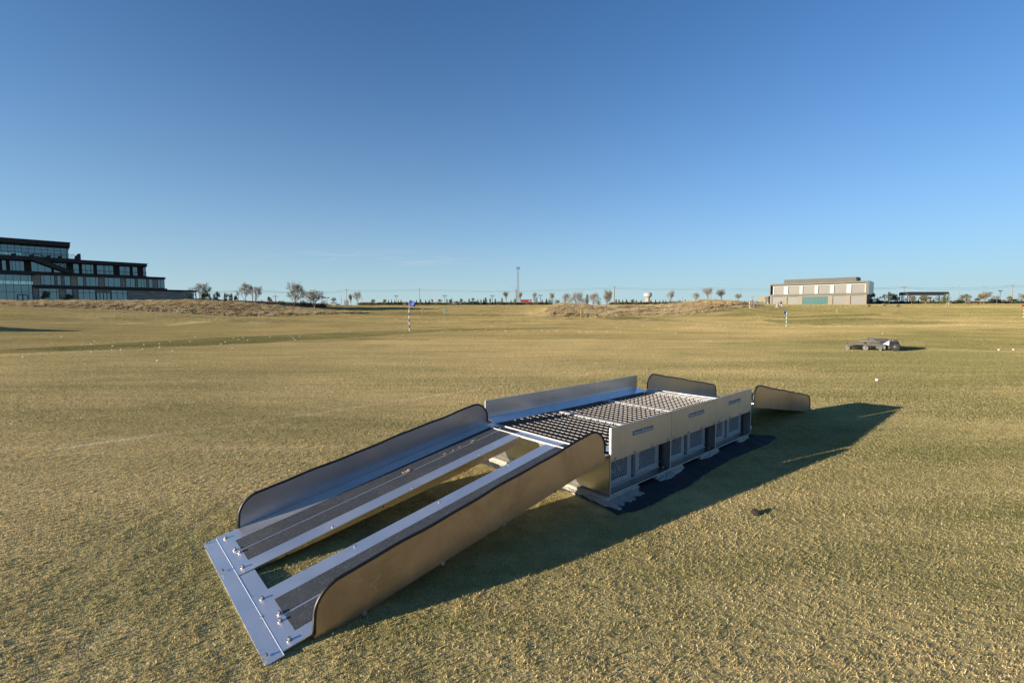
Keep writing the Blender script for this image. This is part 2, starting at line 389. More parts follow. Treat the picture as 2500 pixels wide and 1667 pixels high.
# faint cirrus streaks low over the horizon
tc = N(nt, 'ShaderNodeTexCoord'); gen = tc.outputs['Generated']
sxyz = N(nt, 'ShaderNodeSeparateXYZ'); nt.links.new(gen, sxyz.inputs[0])
az = mathn(nt, 'DIVIDE', sxyz.outputs[0], mathn(nt, 'MAXIMUM', sxyz.outputs[1], .05))
el = mathn(nt, 'DIVIDE', sxyz.outputs[2], mathn(nt, 'MAXIMUM', sxyz.outputs[1], .05))
cmb = N(nt, 'ShaderNodeCombineXYZ'); nt.links.new(mathn(nt, 'MULTIPLY', az, 7), cmb.inputs[0]); nt.links.new(mathn(nt, 'MULTIPLY', el, 95), cmb.inputs[1])
cn = noise(nt, cmb.outputs[0], 1.0, 5, .6, dist=.8)
band = mathn(nt, 'SUBTRACT', 1.0, mathn(nt, 'MULTIPLY', mathn(nt, 'ABSOLUTE', mathn(nt, 'SUBTRACT', el, .112)), 45), True)
bandx = mathn(nt, 'SUBTRACT', 1.0, mathn(nt, 'MULTIPLY', mathn(nt, 'ABSOLUTE', mathn(nt, 'ADD', az, .27)), 2.6), True)
cl = mathn(nt, 'MULTIPLY', mathn(nt, 'MULTIPLY', ramp(nt, cn, .5, .8), band), mathn(nt, 'MULTIPLY', bandx, .95))
# pale low haze that thickens towards the horizon, by true elevation
hz = mathn(nt, 'MULTIPLY', mathn(nt, 'POWER', 2.71828, mathn(nt, 'MULTIPLY', mathn(nt, 'MAXIMUM', sxyz.outputs[2], 0.0), HZK)), HZA)
HZN = hz.node
HZC = (2.75, 3.65, 3.9)
tint = N(nt, 'ShaderNodeMix', data_type='RGBA', blend_type='MULTIPLY'); tint.inputs[0].default_value = 1; tint.inputs[7].default_value = (.76, 1.01, 1.05, 1); nt.links.new(sky.outputs['Color'], tint.inputs[6])
hazy = mixc(nt, hz, tint.outputs[2], HZC)
skc = mixc(nt, cl, hazy, (3.2, 3.6, 3.9))
nt.links.new(skc, bg.inputs['Color']); bg.inputs['Strength'].default_value = .065
sd = bpy.data.lights.new('sun', 'SUN'); sd.energy = 4.4; sd.angle = R(.5); sd.color = (1.0, .86, .68)
so = bpy.data.objects.new('sun', sd); COL.objects.link(so)
tv = Vector((math.cos(SUN_TRAVEL) * math.cos(SUN_EL), math.sin(SUN_TRAVEL) * math.cos(SUN_EL), -math.sin(SUN_EL)))
so.rotation_euler = tv.to_track_quat('-Z', 'Y').to_euler(); so.location = (-20, -10, 15)
scene.view_settings.view_transform = 'Standard'; scene.view_settings.look = 'None'; scene.view_settings.exposure = 1.5; scene.view_settings.gamma = 1.0

# ------------------------------------------------------------------ wild-grass mask (photo columns -> depth range)
def wild_mask(x, y):
    x = np.asarray(x, float); y = np.asarray(y, float); yy = np.maximum(y, 1); u = HX + F * x / yy
    near = np.interp(u, [-700, 0, 230, 400, 540, 700, 790, 870, 905], [84, 86, 88, 89, 89, 95, 102, 110, 118])
    far = np.interp(u, [-700, 0, 230, 400, 490, 600, 700, 790, 870, 905], [106, 107, 110, 122, 150, 150, 145, 130, 122, 118])
    a = (y > near) & (y < far) & (u < 905)
    near2 = np.interp(u, [1330, 1350, 1480, 1640, 1720, 1790, 1850, 1880], [92, 85, 84, 85, 88, 95, 110, 125])
    far2 = np.interp(u, [1330, 1370, 1410, 1440, 1640, 1690, 1800, 1850, 1880], [95, 135, 130, 118, 116, 135, 140, 132, 125])
    b = (y > near2) & (y < far2) & (u > 1330) & (u < 1880)
    return a | b

# ------------------------------------------------------------------ ground sheet
def sp(a, b, n, k): t = np.linspace(-1, 1, n); return np.where(t < 0, -a, b) * np.sinh(k * np.abs(t)) / np.sinh(k)
gx = sp(2000, 2000, 620, 7.2); gy = np.concatenate([-np.geomspace(400, 1, 30), np.linspace(-.5, 12, 40), np.geomspace(12.3, 2500, 420)])
X, Y = np.meshgrid(gx, gy); Z = hgt(X, Y)
nv = X.size; me = bpy.data.meshes.new('ground'); ny, nx = X.shape
me.vertices.add(nv); me.vertices.foreach_set('co', np.stack([X.ravel(), Y.ravel(), Z.ravel()], 1).astype('f').ravel())
idx = np.arange(nv).reshape(ny, nx); q = np.stack([idx[:-1, :-1], idx[:-1, 1:], idx[1:, 1:], idx[1:, :-1]], -1).reshape(-1, 4)
me.loops.add(q.size); me.loops.foreach_set('vertex_index', q.ravel().astype('i')); me.polygons.add(len(q)); me.polygons.foreach_set('loop_start', np.arange(0, q.size, 4).astype('i'))
me.update(calc_edges=True); me.polygons.foreach_set('use_smooth', np.ones(len(q), bool))
at = me.attributes.new('wild', 'FLOAT', 'POINT'); at.data.foreach_set('value', wild_mask(X, Y).ravel().astype('f'))
me.materials.append(M['turf'])
ground = bpy.data.objects.new('ground', me); COL.objects.link(ground); tag(ground, 'wide field of mown golden green turf', 'ground', kind='structure')


# ================================================================== the ramp station
S = 0.7                                            # metres per measured unit
STX, STY, STZ = 0.579, 2.717, 0.035
W_ = 1.6692; YL = 1.535
ZT = .5828; ZP = .294; ZD = .362; ZB = .3927
RS = .168                                          # ramp slope
def zr(x): return ZD + RS * (x + .16)              # top of the front ramp
class UB(MB):                                      # builder in measured units
    def __init__(s, mir=False): super().__init__(); s.mir = mir
    def add(s, vs, fs, m=0):
        if s.mir: vs = [(3 - v[0], v[1], v[2]) for v in vs]
        return super().add([(v[0] * S, v[1] * S, v[2] * S) for v in vs], fs, m)
def U2W(x, y, z=0):
    c, s_ = math.cos(PHI), math.sin(PHI)
    return (STX + (c * x - s_ * y) * S, STY + (s_ * x + c * y) * S, STZ + z * S)
station = thing('ball_collection_ramp', 'long aluminium drive-over ramp with grated deck and side panels in the foreground', 'ramp', (STX, STY, STZ), PHI)
def bolt_at(b, x, y, z, nrm='z', r=.011, h=.016, slope=0):
    # washer and hex head
    def P(rr, a0, a1, n):
        vs = []
        for a in (a0, a1):
            for k in range(n):
                t = 2 * math.pi * k / n + .3; c_, s_ = rr * math.cos(t), rr * math.sin(t)
                vs.append({'z': (x + c_, y + s_, z + a), 'y': (x + c_, y + a, z + s_), 'x': (x + a, y + c_, z + s_)}[nrm])
        b.add(vs, [tuple(range(n)), tuple(range(n, 2 * n))] + [(i, (i + 1) % n, n + (i + 1) % n, n + i) for i in range(n)])
    sg = 1 if nrm == 'z' else -1
    P(r * 1.25, 0, sg * .003, 12); P(r * .8, sg * .003, sg * h, 6)
def bolt(parent, x, y, z, nrm='z', mir=False, r=.011, h=.016):
    b = UB(mir); bolt_at(b, x, y, z, nrm, r, h); return b.build('bolt', M['bolt'], parent)

TK = .006
def slab(b, c, th, m=0):                           # c: four (x,y,z) corners ccw seen from above, thickened downward
    b.hexa([(x, y, z - th) for x, y, z in c], c, m)
tracks = {  # name: (outer edge, tape a, tape seam, tape b, inner edge) as Y at foot / at top
 'near': ((0.004, .087, .265, .446, .573), (.004, .087, .265, .520, .600)),
 'far': ((1.531, 1.366, 1.185, 1.004, .872), (1.531, 1.412, 1.250, 1.063, .938)),
}
tracks['near'] = ((0.004, .087, .265, .446, .573), (.004, .087, .265, .468, .590))
def make_ramp(mir):
    XF, XE = -2.6, -.155
    for nm, (fo, to) in tracks.items():
        b = UB(mir)
        def yy(i, x): t = (x - XF) / (XE - XF); return fo[i] * (1 - t) + to[i] * t
        xs = [XF, -2.3, -1.7, -1.1, -.6, XE]
        for x0, x1 in zip(xs[:-1], xs[1:]):
            slab(b, [(x0, yy(0, x0), zr(x0)), (x1, yy(0, x1), zr(x1)), (x1, yy(4, x1), zr(x1)), (x0, yy(4, x0), zr(x0))] if nm == 'near' else
                    [(x0, yy(4, x0), zr(x0)), (x1, yy(4, x1), zr(x1)), (x1, yy(0, x1), zr(x1)), (x0, yy(0, x0), zr(x0))], .006)
        dirn = 1 if nm == 'near' else -1
        tr = b.build('ramp_track', M['alu_bright'], station)
        # folded inner flange, deeper towards the deck, cut away near the foot
        b = UB(mir); fx = [-2.5, -2.2, -1.7, -1.0, XE]
        def dep(x): return max(.005, min(.078, .022 + .032 * (x + 2.45), zr(x) + .045))
        for x0, x1 in zip(fx[:-1], fx[1:]):
            v = []
            for x in (x0, x1):
                for z in (zr(x) - .0065, zr(x) - dep(x)):
                    for k in (0, -.006 * dirn): v.append((x, yy(4, x) + k, z))
            b.add(v, [(0, 1, 3, 2), (4, 6, 7, 5), (0, 2, 6, 4), (1, 5, 7, 3), (0, 4, 5, 1), (2, 3, 7, 6)])
        b.build('inner_flange', M['alu_flange'], tr)
        for a, c in ((1, 2), (2, 3)):
            b = UB(mir); x0, x1 = -2.515, -.168; g = .012
            sgn = 1 if fo[c] > fo[a] else -1
            def T(x, i, off): return (x, yy(i, x) + off * sgn, zr(x) + .0016)
            n = 24; ra = random.Random(3 + a)
            for k in range(n):
                xa, xb = x0 + (x1 - x0) * k / n, x0 + (x1 - x0) * (k + 1) / n
                cs = [T(xa, a, g), T(xb, a, g), T(xb, c, -g * .4), T(xa, c, -g * .4)]
                if sgn < 0: cs = cs[::-1]
                slab(b, cs, .0012)
            tag(b.build('grip_strip', M['tape'], tr))
        # bolts: foot row, seam, flange
        s0 = fo
        for x, y in ((-2.555, (s0[0] * 2 + s0[1]) / 3 + .02 * dirn), (-2.545, s0[2] - .035 * dirn), (-2.53, s0[2] + .03 * dirn), (-2.56, s0[3] + .06 * dirn)):
            bolt(tr, x, y, zr(x), 'z', mir, .011, .017)
        for x in (-2.0, -1.35, -.65):
            bolt(tr, x, yy(4, x) - .03 * dirn, zr(x), 'z', mir, .0065, .004)
        for x in (-2.32, -1.62):
            h = UB(mir); y = yy(4, x); y2 = y + .0015 * dirn
            n = 10; c = [(x + .006 * math.cos(2 * math.pi * k / n), zr(x) - .022 + .006 * math.sin(2 * math.pi * k / n)) for k in range(n)]
            h.prism(c, 'y', min(y2, y + .0005 * dirn), max(y2, y + .0005 * dirn)); h.build('bolt_hole', M['dark_hole'], tr)
        # side guard with rounded corners, black rubber trim round the free edge
        Yg = 0.0 if nm == 'near' else YL
        Y0, Y1 = (Yg - .004, Yg + .001) if nm == 'near' else (Yg - .001, Yg + .004)
        def arc(cx, cz, r, a0, a1, n=9): return [(cx + r * math.cos(R(a0 + (a1 - a0) * k / n)), cz + r * math.sin(R(a0 + (a1 - a0) * k / n))) for k in range(n + 1)]
        tilt = math.degrees(math.atan(RS)); hg = .205
        # outline in (x,z); going from foot bottom up, along the top, down at the top end
        foot = (-2.455, -.072)
        fr = .16; c1 = (-2.455 + fr + .005, zr(-2.455) + hg - fr + .03)
        tr_ = .16; c2 = (-.08 - tr_, zr(-.08) + hg - tr_ + .01)
        top = arc(c1[0], c1[1], fr, 180, 90 + tilt, 10) + arc(c2[0], c2[1], tr_, 90 + tilt, 0, 12)
        out = [foot] + [(-2.455, -.03)] + top + [(-.08, .385)]
        low = [(-.072, .322), (-.30, .292), (-.60, .238), (-1.2, .135), (-2.0, .0), (-2.3, -.052)]
        b = UB(mir)
        poly = out + low
        b.prism(poly, 'y', Y0, Y1)
        gd = b.build('side_guard', M['alu_guard'] if nm == 'near' else M['alu_inner'], station)
        b = UB(mir); path = out[1:]
        dense = []
        for p0, p1 in zip(path[:-1], path[1:]):
            L = math.hypot(p1[0] - p0[0], p1[1] - p0[1]); n = max(1, int(L / .06))
            for k in range(n): dense.append((p0[0] + (p1[0] - p0[0]) * k / n, p0[1] + (p1[1] - p0[1]) * k / n))
        dense.append(path[-1]); ra = random.Random(5 if nm == 'near' else 9)
        ph = ra.random() * 6
        pts = [(p[0], (Y0 + Y1) / 2, p[1] + (.0035 * math.sin(p[0] * 7 + ph) + .002 * math.sin(p[0] * 17 + ph)) * (1 if -2.2 < p[0] < -.3 else 0)) for p in dense]
        b.tube(pts, .0105, 6); b.build('rubber_trim', M['rubber'], gd, smooth=True)
        for x, z in ((-2.191, -.038), (-1.692, .05), (-1.196, .14), (-.691, .227), (-.183, .318)):
            if nm == 'near': bolt(gd, x, Y0, z, 'y', mir, .011, .006)
            else: bolt(gd, x, Y0 - .001, z + .05, 'y', mir, .006, .004)
    # foot: ridge strip between the tracks and the toe lip
    b = UB(mir)
    z1 = zr(-2.6)
    slab(b, [(-2.6, .578, z1 - .001), (-2.512, .578, z1 + .012), (-2.512, .862, z1 + .012), (-2.6, .862, z1 - .001)], .005)
    toe = b.build('foot_plate', M['alu_bright'], station)
    b = UB(mir); n = 60; ra = random.Random(2)
    ys = [-.026 + (1.511 + .026) * k / n for k in range(n + 1)]
    for y0, y1 in zip(ys[:-1], ys[1:]):
        slab(b, [(-2.682, y0, -.060), (-2.603, y0, z1 + .0005), (-2.603, y1, z1 + .0005), (-2.682, y1, -.060)], .005)
    lip = b.build('toe_lip', M['alu_bright'], station)
    b = UB(mir); b.tube([(-2.602, -.026, z1 - .0015), (-2.602, 1.511, z1 - .001)], .003, 8); b.build('ridge_glint', M['alu_edge'], lip)  # thin pale rod added as the sun glint along the ridge
    for x, y in ((-2.665, .03), (-2.66, 1.0), (-2.668, 1.49), (-2.612, .30)):
        bolt(lip, x, y, -.060 + (x + 2.682) * .6, 'z', mir, .008, .012)
    # connecting plate between ramp and deck with its two upstanding bars
    b = UB(mir)
    b.box(-.158, -.012, .004, 1.531, ZD - .008, ZD - .001)
    cp = b.build('connector_plate', M['tray'] if mir else M['alu_bright'], station)
    for x in (-.158, -.018):
        b = UB(mir); b.box(x - .003, x + .003, .09, 1.41 if x < -.1 else 1.465, ZD - .012, ZD + .007); b.build('cross_bar', M['beam'], cp)
    for y0, y1 in ((.09, .46), (1.06, 1.36)):
        b = UB(mir); b.box(-.135, -.05, y0, y1, ZD - .001, ZD + .002); b.build('grip_strip', M['tape'], cp)
    for x, y in ((-.12, .37), (-.118, .47), (-.125, .9), (-.13, 1.0), (-.12, 1.28), (-.12, 1.36)):
        if not mir: bolt(cp, x, y, ZD - .001, 'z', mir, .009, .016)
make_ramp(False); make_ramp(True)

# three box modules of folded sheet, each with grating, ledges and side panels
fnt = None
def make_module(k):
    b = UB(); e = .004
    x0, x1 = k + .001, k + .999
    # base tray and its raised hem, end walls, low channel rails
    b.box(x0, x1, 0, W_, .0, .006)
    b.box(x0, x1, -.002, .004, -.001, .012); b.box(x0, x1, W_ - .004, W_ + .002, -.001, .012)
    hw = .335
    for xa in (x0, x1 - .006):
        b.box(xa, xa + .006, .0, W_, .006, hw)
        b.box(xa, xa + .006, -.0015, .02, hw, ZP + .02 if ZP + .02 > hw else hw + .01)
    b.box(x0 + .006, x1 - .006, .004, .09, .006, .010)
    b.box(x0 + .1, x1 - .25, .09, .096, .006, .028)
    # deck bearers
    b.box(x0 + .006, x1 - .006, .155, .165, .27, .305); b.box(x0 + .006, x1 - .006, W_ - .185, W_ - .178, .27, .33)
    fr = b.build('module_frame', M['tray'], station)
    b = UB(); b.box(x0, x1, -.0045, -.002, .0, .0065); b.box(x0 - .001, x0 + .0035, -.0045, .0, .0065, ZP - .002); b.box(x1 - .0035, x1 + .001, -.0045, .0, .0065, ZP - .002); b.build('cut_edge', M['alu_edge'], fr)
    for y in (.06, .85, 1.6):
        bolt(fr, x1 - .03, y, .012, 'z', False, .01, .012)
    # ledges: folded sheets sloping from the side panels to the grating
    for side in (0, 1):
        b = UB()
        if side: c = [(x0, W_ - .184, ZD), (x1, W_ - .184, ZD), (x1, W_ - .004, ZB), (x0, W_ - .004, ZB)]
        else: c = [(x0, .004, ZB), (x1, .004, ZB), (x1, .17, ZD), (x0, .17, ZD)]
        slab(b, c, .005)
        b.build('sloping_ledge', M['alu_ledge'], station)
        # side panel
        b = UB(); y0, y1 = ((-.005, .0005) if not side else (W_ - .0005, W_ + .005))
        b.box(x0 + .001, x1 - .001, y0, y1, ZP, ZT)
        b.box(x0 + .001, x0 + .005, min(y0, y0 + .0), y1 + (.012 if not side else -.012), ZD, ZT - .001) if not side else None
        o = b.build('side_panel', [M['alu_side'] if not side else M['alu']], station)
        b = UB()
        if k == 0: b.box(x0, x0 + .0035, y0 - .001, y1 + .001, ZP - .001, ZT + .0015)
        b.box(x0 + .0035, x1 - .0035, y0 - .001, y1 + .001, ZT, ZT + .0025)
        b.build('cut_edge', M['alu_edge'], o)
        if not side:
            for bx in (.063, .355, .643, .932): bolt(o, k + bx, y0, .312, 'y', False, .0095, .012)
            # printed sticker
            bx0, bx1, bz0, bz1 = k + (.326, .3545, .329)[k], k + (.666, .694, .661)[k], .462, .503
            b = UB(); b.box(bx0, bx1, y0 - .0022, y0 - .0002, bz0, bz1)
            cu = bpy.data.curves.new('txt', 'FONT'); cu.body = 'Relox Robotics'; cu.size = 1; cu.shear = .18; cu.align_x = 'CENTER'; cu.align_y = 'CENTER'; cu.extrude = 0.004; cu.resolution_u = 3
            to = bpy.data.objects.new('txt', cu); dg = bpy.context.evaluated_depsgraph_get(); COL.objects.link(to); bpy.context.view_layer.update()
            tm = bpy.data.meshes.new_from_object(to.evaluated_get(bpy.context.evaluated_depsgraph_get()))
            xs_ = [v.co.x for v in tm.vertices]; zs_ = [v.co.y for v in tm.vertices]
            wx = (bx1 - bx0) * .92 / (max(xs_) - min(xs_)); cx = (max(xs_) + min(xs_)) / 2; hz = (bz1 - bz0) * .66 / (max(zs_) - min(zs_)); cz = (max(zs_) + min(zs_)) / 2
            b.add([((bx0 + bx1) / 2 + (v.co.x - cx) * wx, y0 - .0030 - v.co.z * .1, (bz0 + bz1) / 2 + (v.co.y - cz) * hz) for v in tm.vertices], [tuple(p.vertices) for p in tm.polygons], 1)
            bpy.data.objects.remove(to); bpy.data.curves.remove(cu); bpy.data.meshes.remove(tm)
            b.build('printed_sticker', [M['label_bg'], M['label_fg']], o, fix=False)
        else:
            for bx in (.12, .5, .88): bolt(o, k + bx, y0 - .001, .47, 'y', False, .005, .003)
    # grating: upright flat bars both ways, toothed strip and beam at the far end
    b = UB()
    ya, yb = .172, W_ - .186
    for i in range(9):
        x = x0 + .07 + i * .095
        b.box(x - .0022, x + .0022, ya, yb, ZD - .006, ZD + .0012)
    g1 = b
    b = UB(); ny_ = 22
    for i in range(ny_):
        y = ya + (yb - ya) * i / (ny_ - 1)
        b.box(x0 + .006, x1 - .10, y - .0018, y + .0018, ZD - .040, ZD + .001)
    gr = g1.build('grating', M['alu_grate'], station)
    b.build('bearing_bars', M['tooth'], gr)  # brown of the unlit bar sides put into their colour
    b = UB()
    v = [(x1 - .098, ZD - .03), (x1 - .060, ZD + .005), (x1 - .004, ZD + .005), (x1 - .004, ZD - .05), (x1 - .098, ZD - .05)]
    b.prism(v, 'y', ya, yb)
    b.build('cross_beam', M['beam'], gr)
    b = UB(); nt_ = 13
    for i in range(nt_):
        y = ya + (yb - ya) * (i + .5) / nt_; wd = (yb - ya) / nt_ * .40
        xb = x1 - .0985
        b.add([(xb - .045, y, ZD - .032), (xb + .03, y - wd, ZD - .032), (xb + .03, y + wd, ZD - .032), (xb + .030, y, ZD + .0045)], [(0, 1, 2), (0, 3, 1), (0, 2, 3), (1, 3, 2)])
    b.build('toothed_strip', M['tooth'], gr)
for k in range(3): make_module(k)
b = UB(); b.box(-.0035, .0, .004, W_ - .004, .008, .33); b.build('end_plate', M['alu_mirror'], station)

# ------------------------------------------------------------------ grey lattice crates inside the modules
def crate_mesh():
    b = MB(); L, D, Hh = .295, .395, .215; t = .004
    b.box(0, L, 0, D, .004, .010)                                     # floor
    b.box(-.006, L + .006, -.006, D + .006, .0, .006)                 # flared base rim
    for (xa, xb, ya, yb) in ((0, .05, 0, t), (0, t, 0, .05), (L - .05, L, 0, t), (L - t, L, 0, .05), (0, .05, D - t, D), (0, t, D - .05, D), (L - .05, L, D - t, D), (L - t, L, D - .05, D)):
        b.box(xa, xb, ya, yb, .01, Hh)                                # corner columns
    for x, y in ((.012, .012), (L - .012, .012), (.012, D - .012), (L - .012, D - .012)):
        b.lathe([(.014, .01), (.014, Hh - .012)], 10, 0, (x, y, 0))
    for ya, yb in ((-.001, t + .003), (D - t - .003, D + .001)):
        b.box(.045, L - .045, ya, yb, .01, .042); b.box(.045, L - .045, ya, yb, Hh - .045, Hh)
    for xa, xb in ((-.001, t + .003), (L - t - .003, L + .001)):
        b.box(xa, xb, .045, D - .045, .01, .042); b.box(xa, xb, .045, D - .045, Hh - .045, Hh)
    b.box(-.008, L + .008, -.008, .0, Hh - .012, Hh); b.box(-.008, L + .008, D, D + .008, Hh - .012, Hh)
    b.box(-.008, .0, 0, D, Hh - .012, Hh); b.box(L, L + .008, 0, D, Hh - .012, Hh)
    for y in (-.004, D + .004): b.box(-.004, L + .004, y - .002, y + .002, .040, .044)
    return b
def lattice(b, u0, u1, z0, z1, make):
    p = .028; h = z1 - z0; sl = 1.35
    for sgn in (1, -1):
        c = u0 - h / sl
        while c < u1 + h / sl:
            a, d = (c, c + h / sl) if sgn > 0 else (c + h / sl, c)
            za, zb = z0, z1
            # clip to the panel
            t0, t1 = 0.0, 1.0
            for lim, s_ in ((u0, 1), (u1, -1)):
                f0, f1 = s_ * (a - lim), s_ * (d - lim)
                if f0 < 0 and f1 < 0: t0, t1 = 1, 0
                elif f0 < 0: t0 = max(t0, f0 / (f0 - f1))
                elif f1 < 0: t1 = min(t1, f0 / (f0 - f1))
            if t1 - t0 > .03: make(b, a + (d - a) * t0, za + h * t0, a + (d - a) * t1, za + h * t1)
            c += p
def lat_front(y):
    def f(b, ua, za, ub, zb):
        dx, dz = ub - ua, zb - za; L = math.hypot(dx, dz); nx_, nz_ = -dz / L * .0025, dx / L * .0025
        v = [(ua + nx_, za + nz_), (ub + nx_, zb + nz_), (ub - nx_, zb - nz_), (ua - nx_, za - nz_)]
        b.prism(v, 'y', y, y + .003)
    return f
def lat_side(x):
    def f(b, ua, za, ub, zb):
        dx, dz = ub - ua, zb - za; L = math.hypot(dx, dz); nx_, nz_ = -dz / L * .0025, dx / L * .0025
        v = [(ua + nx_, za + nz_), (ub + nx_, zb + nz_), (ub - nx_, zb - nz_), (ua - nx_, za - nz_)]
        b.prism(v, 'x', x, x + .003)
    return f
shell = crate_mesh().mesh('crate_shell', M['crate'])
latms = []
for y in (.001, .391): lb = MB(); lattice(lb, .05, .245, .042, .170, lat_front(y)); latms.append(lb.mesh('crate_lattice', M['crate']))
for x in (.001, .291): lb = MB(); lattice(lb, .05, .345, .042, .170, lat_side(x)); latms.append(lb.mesh('crate_lattice', M['crate']))
first = None; mods = ['first', 'second', 'third']
for k in range(3):
    for row in range(3):
        for c in range(2):
            x = k + (.05, .528)[c]; y = (.098, .70, 1.27)[row]
            if row == 2: y = 1.10
            if row == 1: continue
            if row == 2: y = .705
            wx, wy, wz = U2W(x, y, .012)
            lab = 'grey lattice crate under the deck of the %s module from the front ramp, %s of its pair %s' % (mods[k], ('nearer the front ramp', 'farther from the front ramp')[c], ('at the open side', 'deep inside, seen only through the grating')[0 if row == 0 else 1])
            lab = 'grey lattice crate, %s module, %s, %s' % (mods[k], ('front one', 'rear one')[c], 'at the open side' if row == 0 else 'inside under the grating')
            if first is None:
                first = thing('lattice_crate', lab, 'crate', (wx, wy, wz), PHI, 'grey crates under the deck')
                for nm, me_ in [('crate_body', shell)] + [('lattice', q) for q in latms]:
                    o = bpy.data.objects.new(nm, me_); COL.objects.link(o); o.parent = first
            else:
                o = copy_tree(first); o.location = (wx, wy, wz); o['label'] = lab

# ------------------------------------------------------------------ tarp, footings, spilled concrete
def wpoly(pts): return [U2W(x, y, 0)[:2] for x, y in pts]
TARP = [(-.20, 1.66), (-.17, 1.2), (-.14, .6), (-.10, .32), (-.13, -.02), (-.17, -.2), (.0, -.26), (.203, -.285), (.5, -.275), (.875, -.289), (1.2, -.25), (1.55, -.235), (1.9, -.219), (2.4, -.25), (2.9, -.275), (3.22, -.235), (3.27, -.17), (3.18, -.08), (3.133, .039), (3.14, .8), (3.12, 1.66)]
def sheet(name, poly, z, amp, mat, seed, step=.035, th=.004):
    ra = np.random.default_rng(seed); P = np.array(poly); bm = bmesh.new()
    # dense outline
    pts = []
    for i in range(len(P)):
        a, b_ = P[i], P[(i + 1) % len(P)]; n = max(1, int(np.linalg.norm(b_ - a) / step))
        for k in range(n): pts.append(a + (b_ - a) * k / n + ra.normal(0, amp, 2))
    vs = [bm.verts.new((p[0] * S, p[1] * S, z * S)) for p in pts]
    f = bm.faces.new(vs); bmesh.ops.triangulate(bm, faces=[f])
    bmesh.ops.subdivide_edges(bm, edges=[e for e in bm.edges if e.calc_length() > .12], cuts=3, use_grid_fill=True)
    for v in bm.verts:
        x, y = v.co.x, v.co.y
        v.co.z += .003 * math.sin(x * 31 + y * 9) * math.sin(y * 23 - x * 5) + .0015 * math.sin(x * 77 + y * 31)
    r_ = bmesh.ops.extrude_face_region(bm, geom=list(bm.faces)); 
    for v in [g for g in r_['geom'] if isinstance(g, bmesh.types.BMVert)]: v.co.z -= th
    bmesh.ops.recalc_face_normals(bm, faces=bm.faces)
    me_ = bpy.data.meshes.new(name); bm.to_mesh(me_); bm.free(); me_.materials.append(mat)
    o = bpy.data.objects.new(name, me_); COL.objects.link(o); o.location = (STX, STY, STZ); o.rotation_euler = (0, 0, PHI); return o
tarp = tag(sheet('weed_fabric', TARP, -.036, .004, M['tarp'], 3), 'black weed fabric sheet lying on the turf under the aluminium ramp', 'fabric')

def footing(x0, x1, label, spill, xf=None):
    b = UB(); ra = random.Random(int(x0 * 100))
    y0 = -.004
    n = 30
    # long low concrete pad with a sloping, slightly uneven face
    top = -.004; bot = -.085
    xa, xb = x0, x1
    b.hexa([(xa - .03, y0 - .03, bot), (xb + .03, y0 - .03, bot), (xb + .03, W_ + .02, bot), (xa - .03, W_ + .02, bot)], [(xa, y0, top), (xb, y0, top), (xb, W_ - .01, top), (xa, W_ - .01, top)])
    o = b.build('concrete_footing', M['concrete'], loc=(STX, STY, STZ), rz=PHI); bevel(o, .006, 2)
    tag(o, label, 'footing', 'concrete footings under the ramp station')
    # spill: mound with a ragged edge, thick in the middle
    cx = sum(p[0] for p in spill) / len(spill); cy = sum(p[1] for p in spill) / len(spill)
    P = []
    for i in range(len(spill)):
        a, c = spill[i], spill[(i + 1) % len(spill)]; L = math.dist(a, c); m_ = max(1, int(L / .022))
        for k in range(m_): P.append((a[0] + (c[0] - a[0]) * k / m_, a[1] + (c[1] - a[1]) * k / m_))
    sc = UB(); n = len(P); vs = []; rings = [1.0, .97, .85, .6, .3]; zz = [-.047, -.036, -.026, -.018, -.012]
    jit = [1 + .035 * math.sin(i_ * .31 + x0 * 9) + .02 * math.sin(i_ * .83) + ra.uniform(-.03, .03) for i_ in range(len(P))]
    for rr, z in zip(rings, zz):
        for (px_, py_), j in zip(P, jit):
            q = rr * (1 + (j - 1) * rr)
            vs.append((cx + (px_ - cx) * q, cy + (py_ - cy) * q, z + ra.uniform(-.005, .005)))
    vs.append((cx, cy, -.011))
    fs = [(i * n + k, i * n + (k + 1) % n, (i + 1) * n + (k + 1) % n, (i + 1) * n + k) for i in range(4) for k in range(n)] + [(4 * n + k, 4 * n + (k + 1) % n, 5 * n) for k in range(n)]
    sc.add(vs, fs); sc.build('concrete_spill', M['concrete'], o, smooth=False)
    # keep the child in place (parent sits at the same transform)
footing(-.045, .43, 'wide concrete footing under the front end of the ramp deck, with a ragged grey spill', [(.44, .06), (.40, -.06), (.36, -.10), (.20, -.17), (.06, -.15), (-.10, -.16), (-.13, -.02), (-.10, .2), (-.085, .6), (-.1, 1.0), (-.09, 1.55), (.0, 1.6), (.3, 1.5), (.4, .8)])
footing(.76, 1.25, 'concrete footing lump under the joint of the first and second modules', [(1.30, .05), (1.24, -.03), (1.15, -.05), (1.0, -.07), (.86, -.09), (.72, -.05), (.74, .06), (1.0, .3)])
footing(1.65, 2.08, 'concrete footing lump under the joint of the second and third modules', [(2.14, .03), (2.06, -.02), (1.95, -.04), (1.80, -.045), (1.66, -.02), (1.66, .06), (1.9, .2)])
footing(2.62, 2.93, 'small concrete footing lump under the far end of the third module', [(2.95, .04), (2.86, -.02), (2.75, -.035), (2.62, -.03), (2.60, .04), (2.8, .2)])

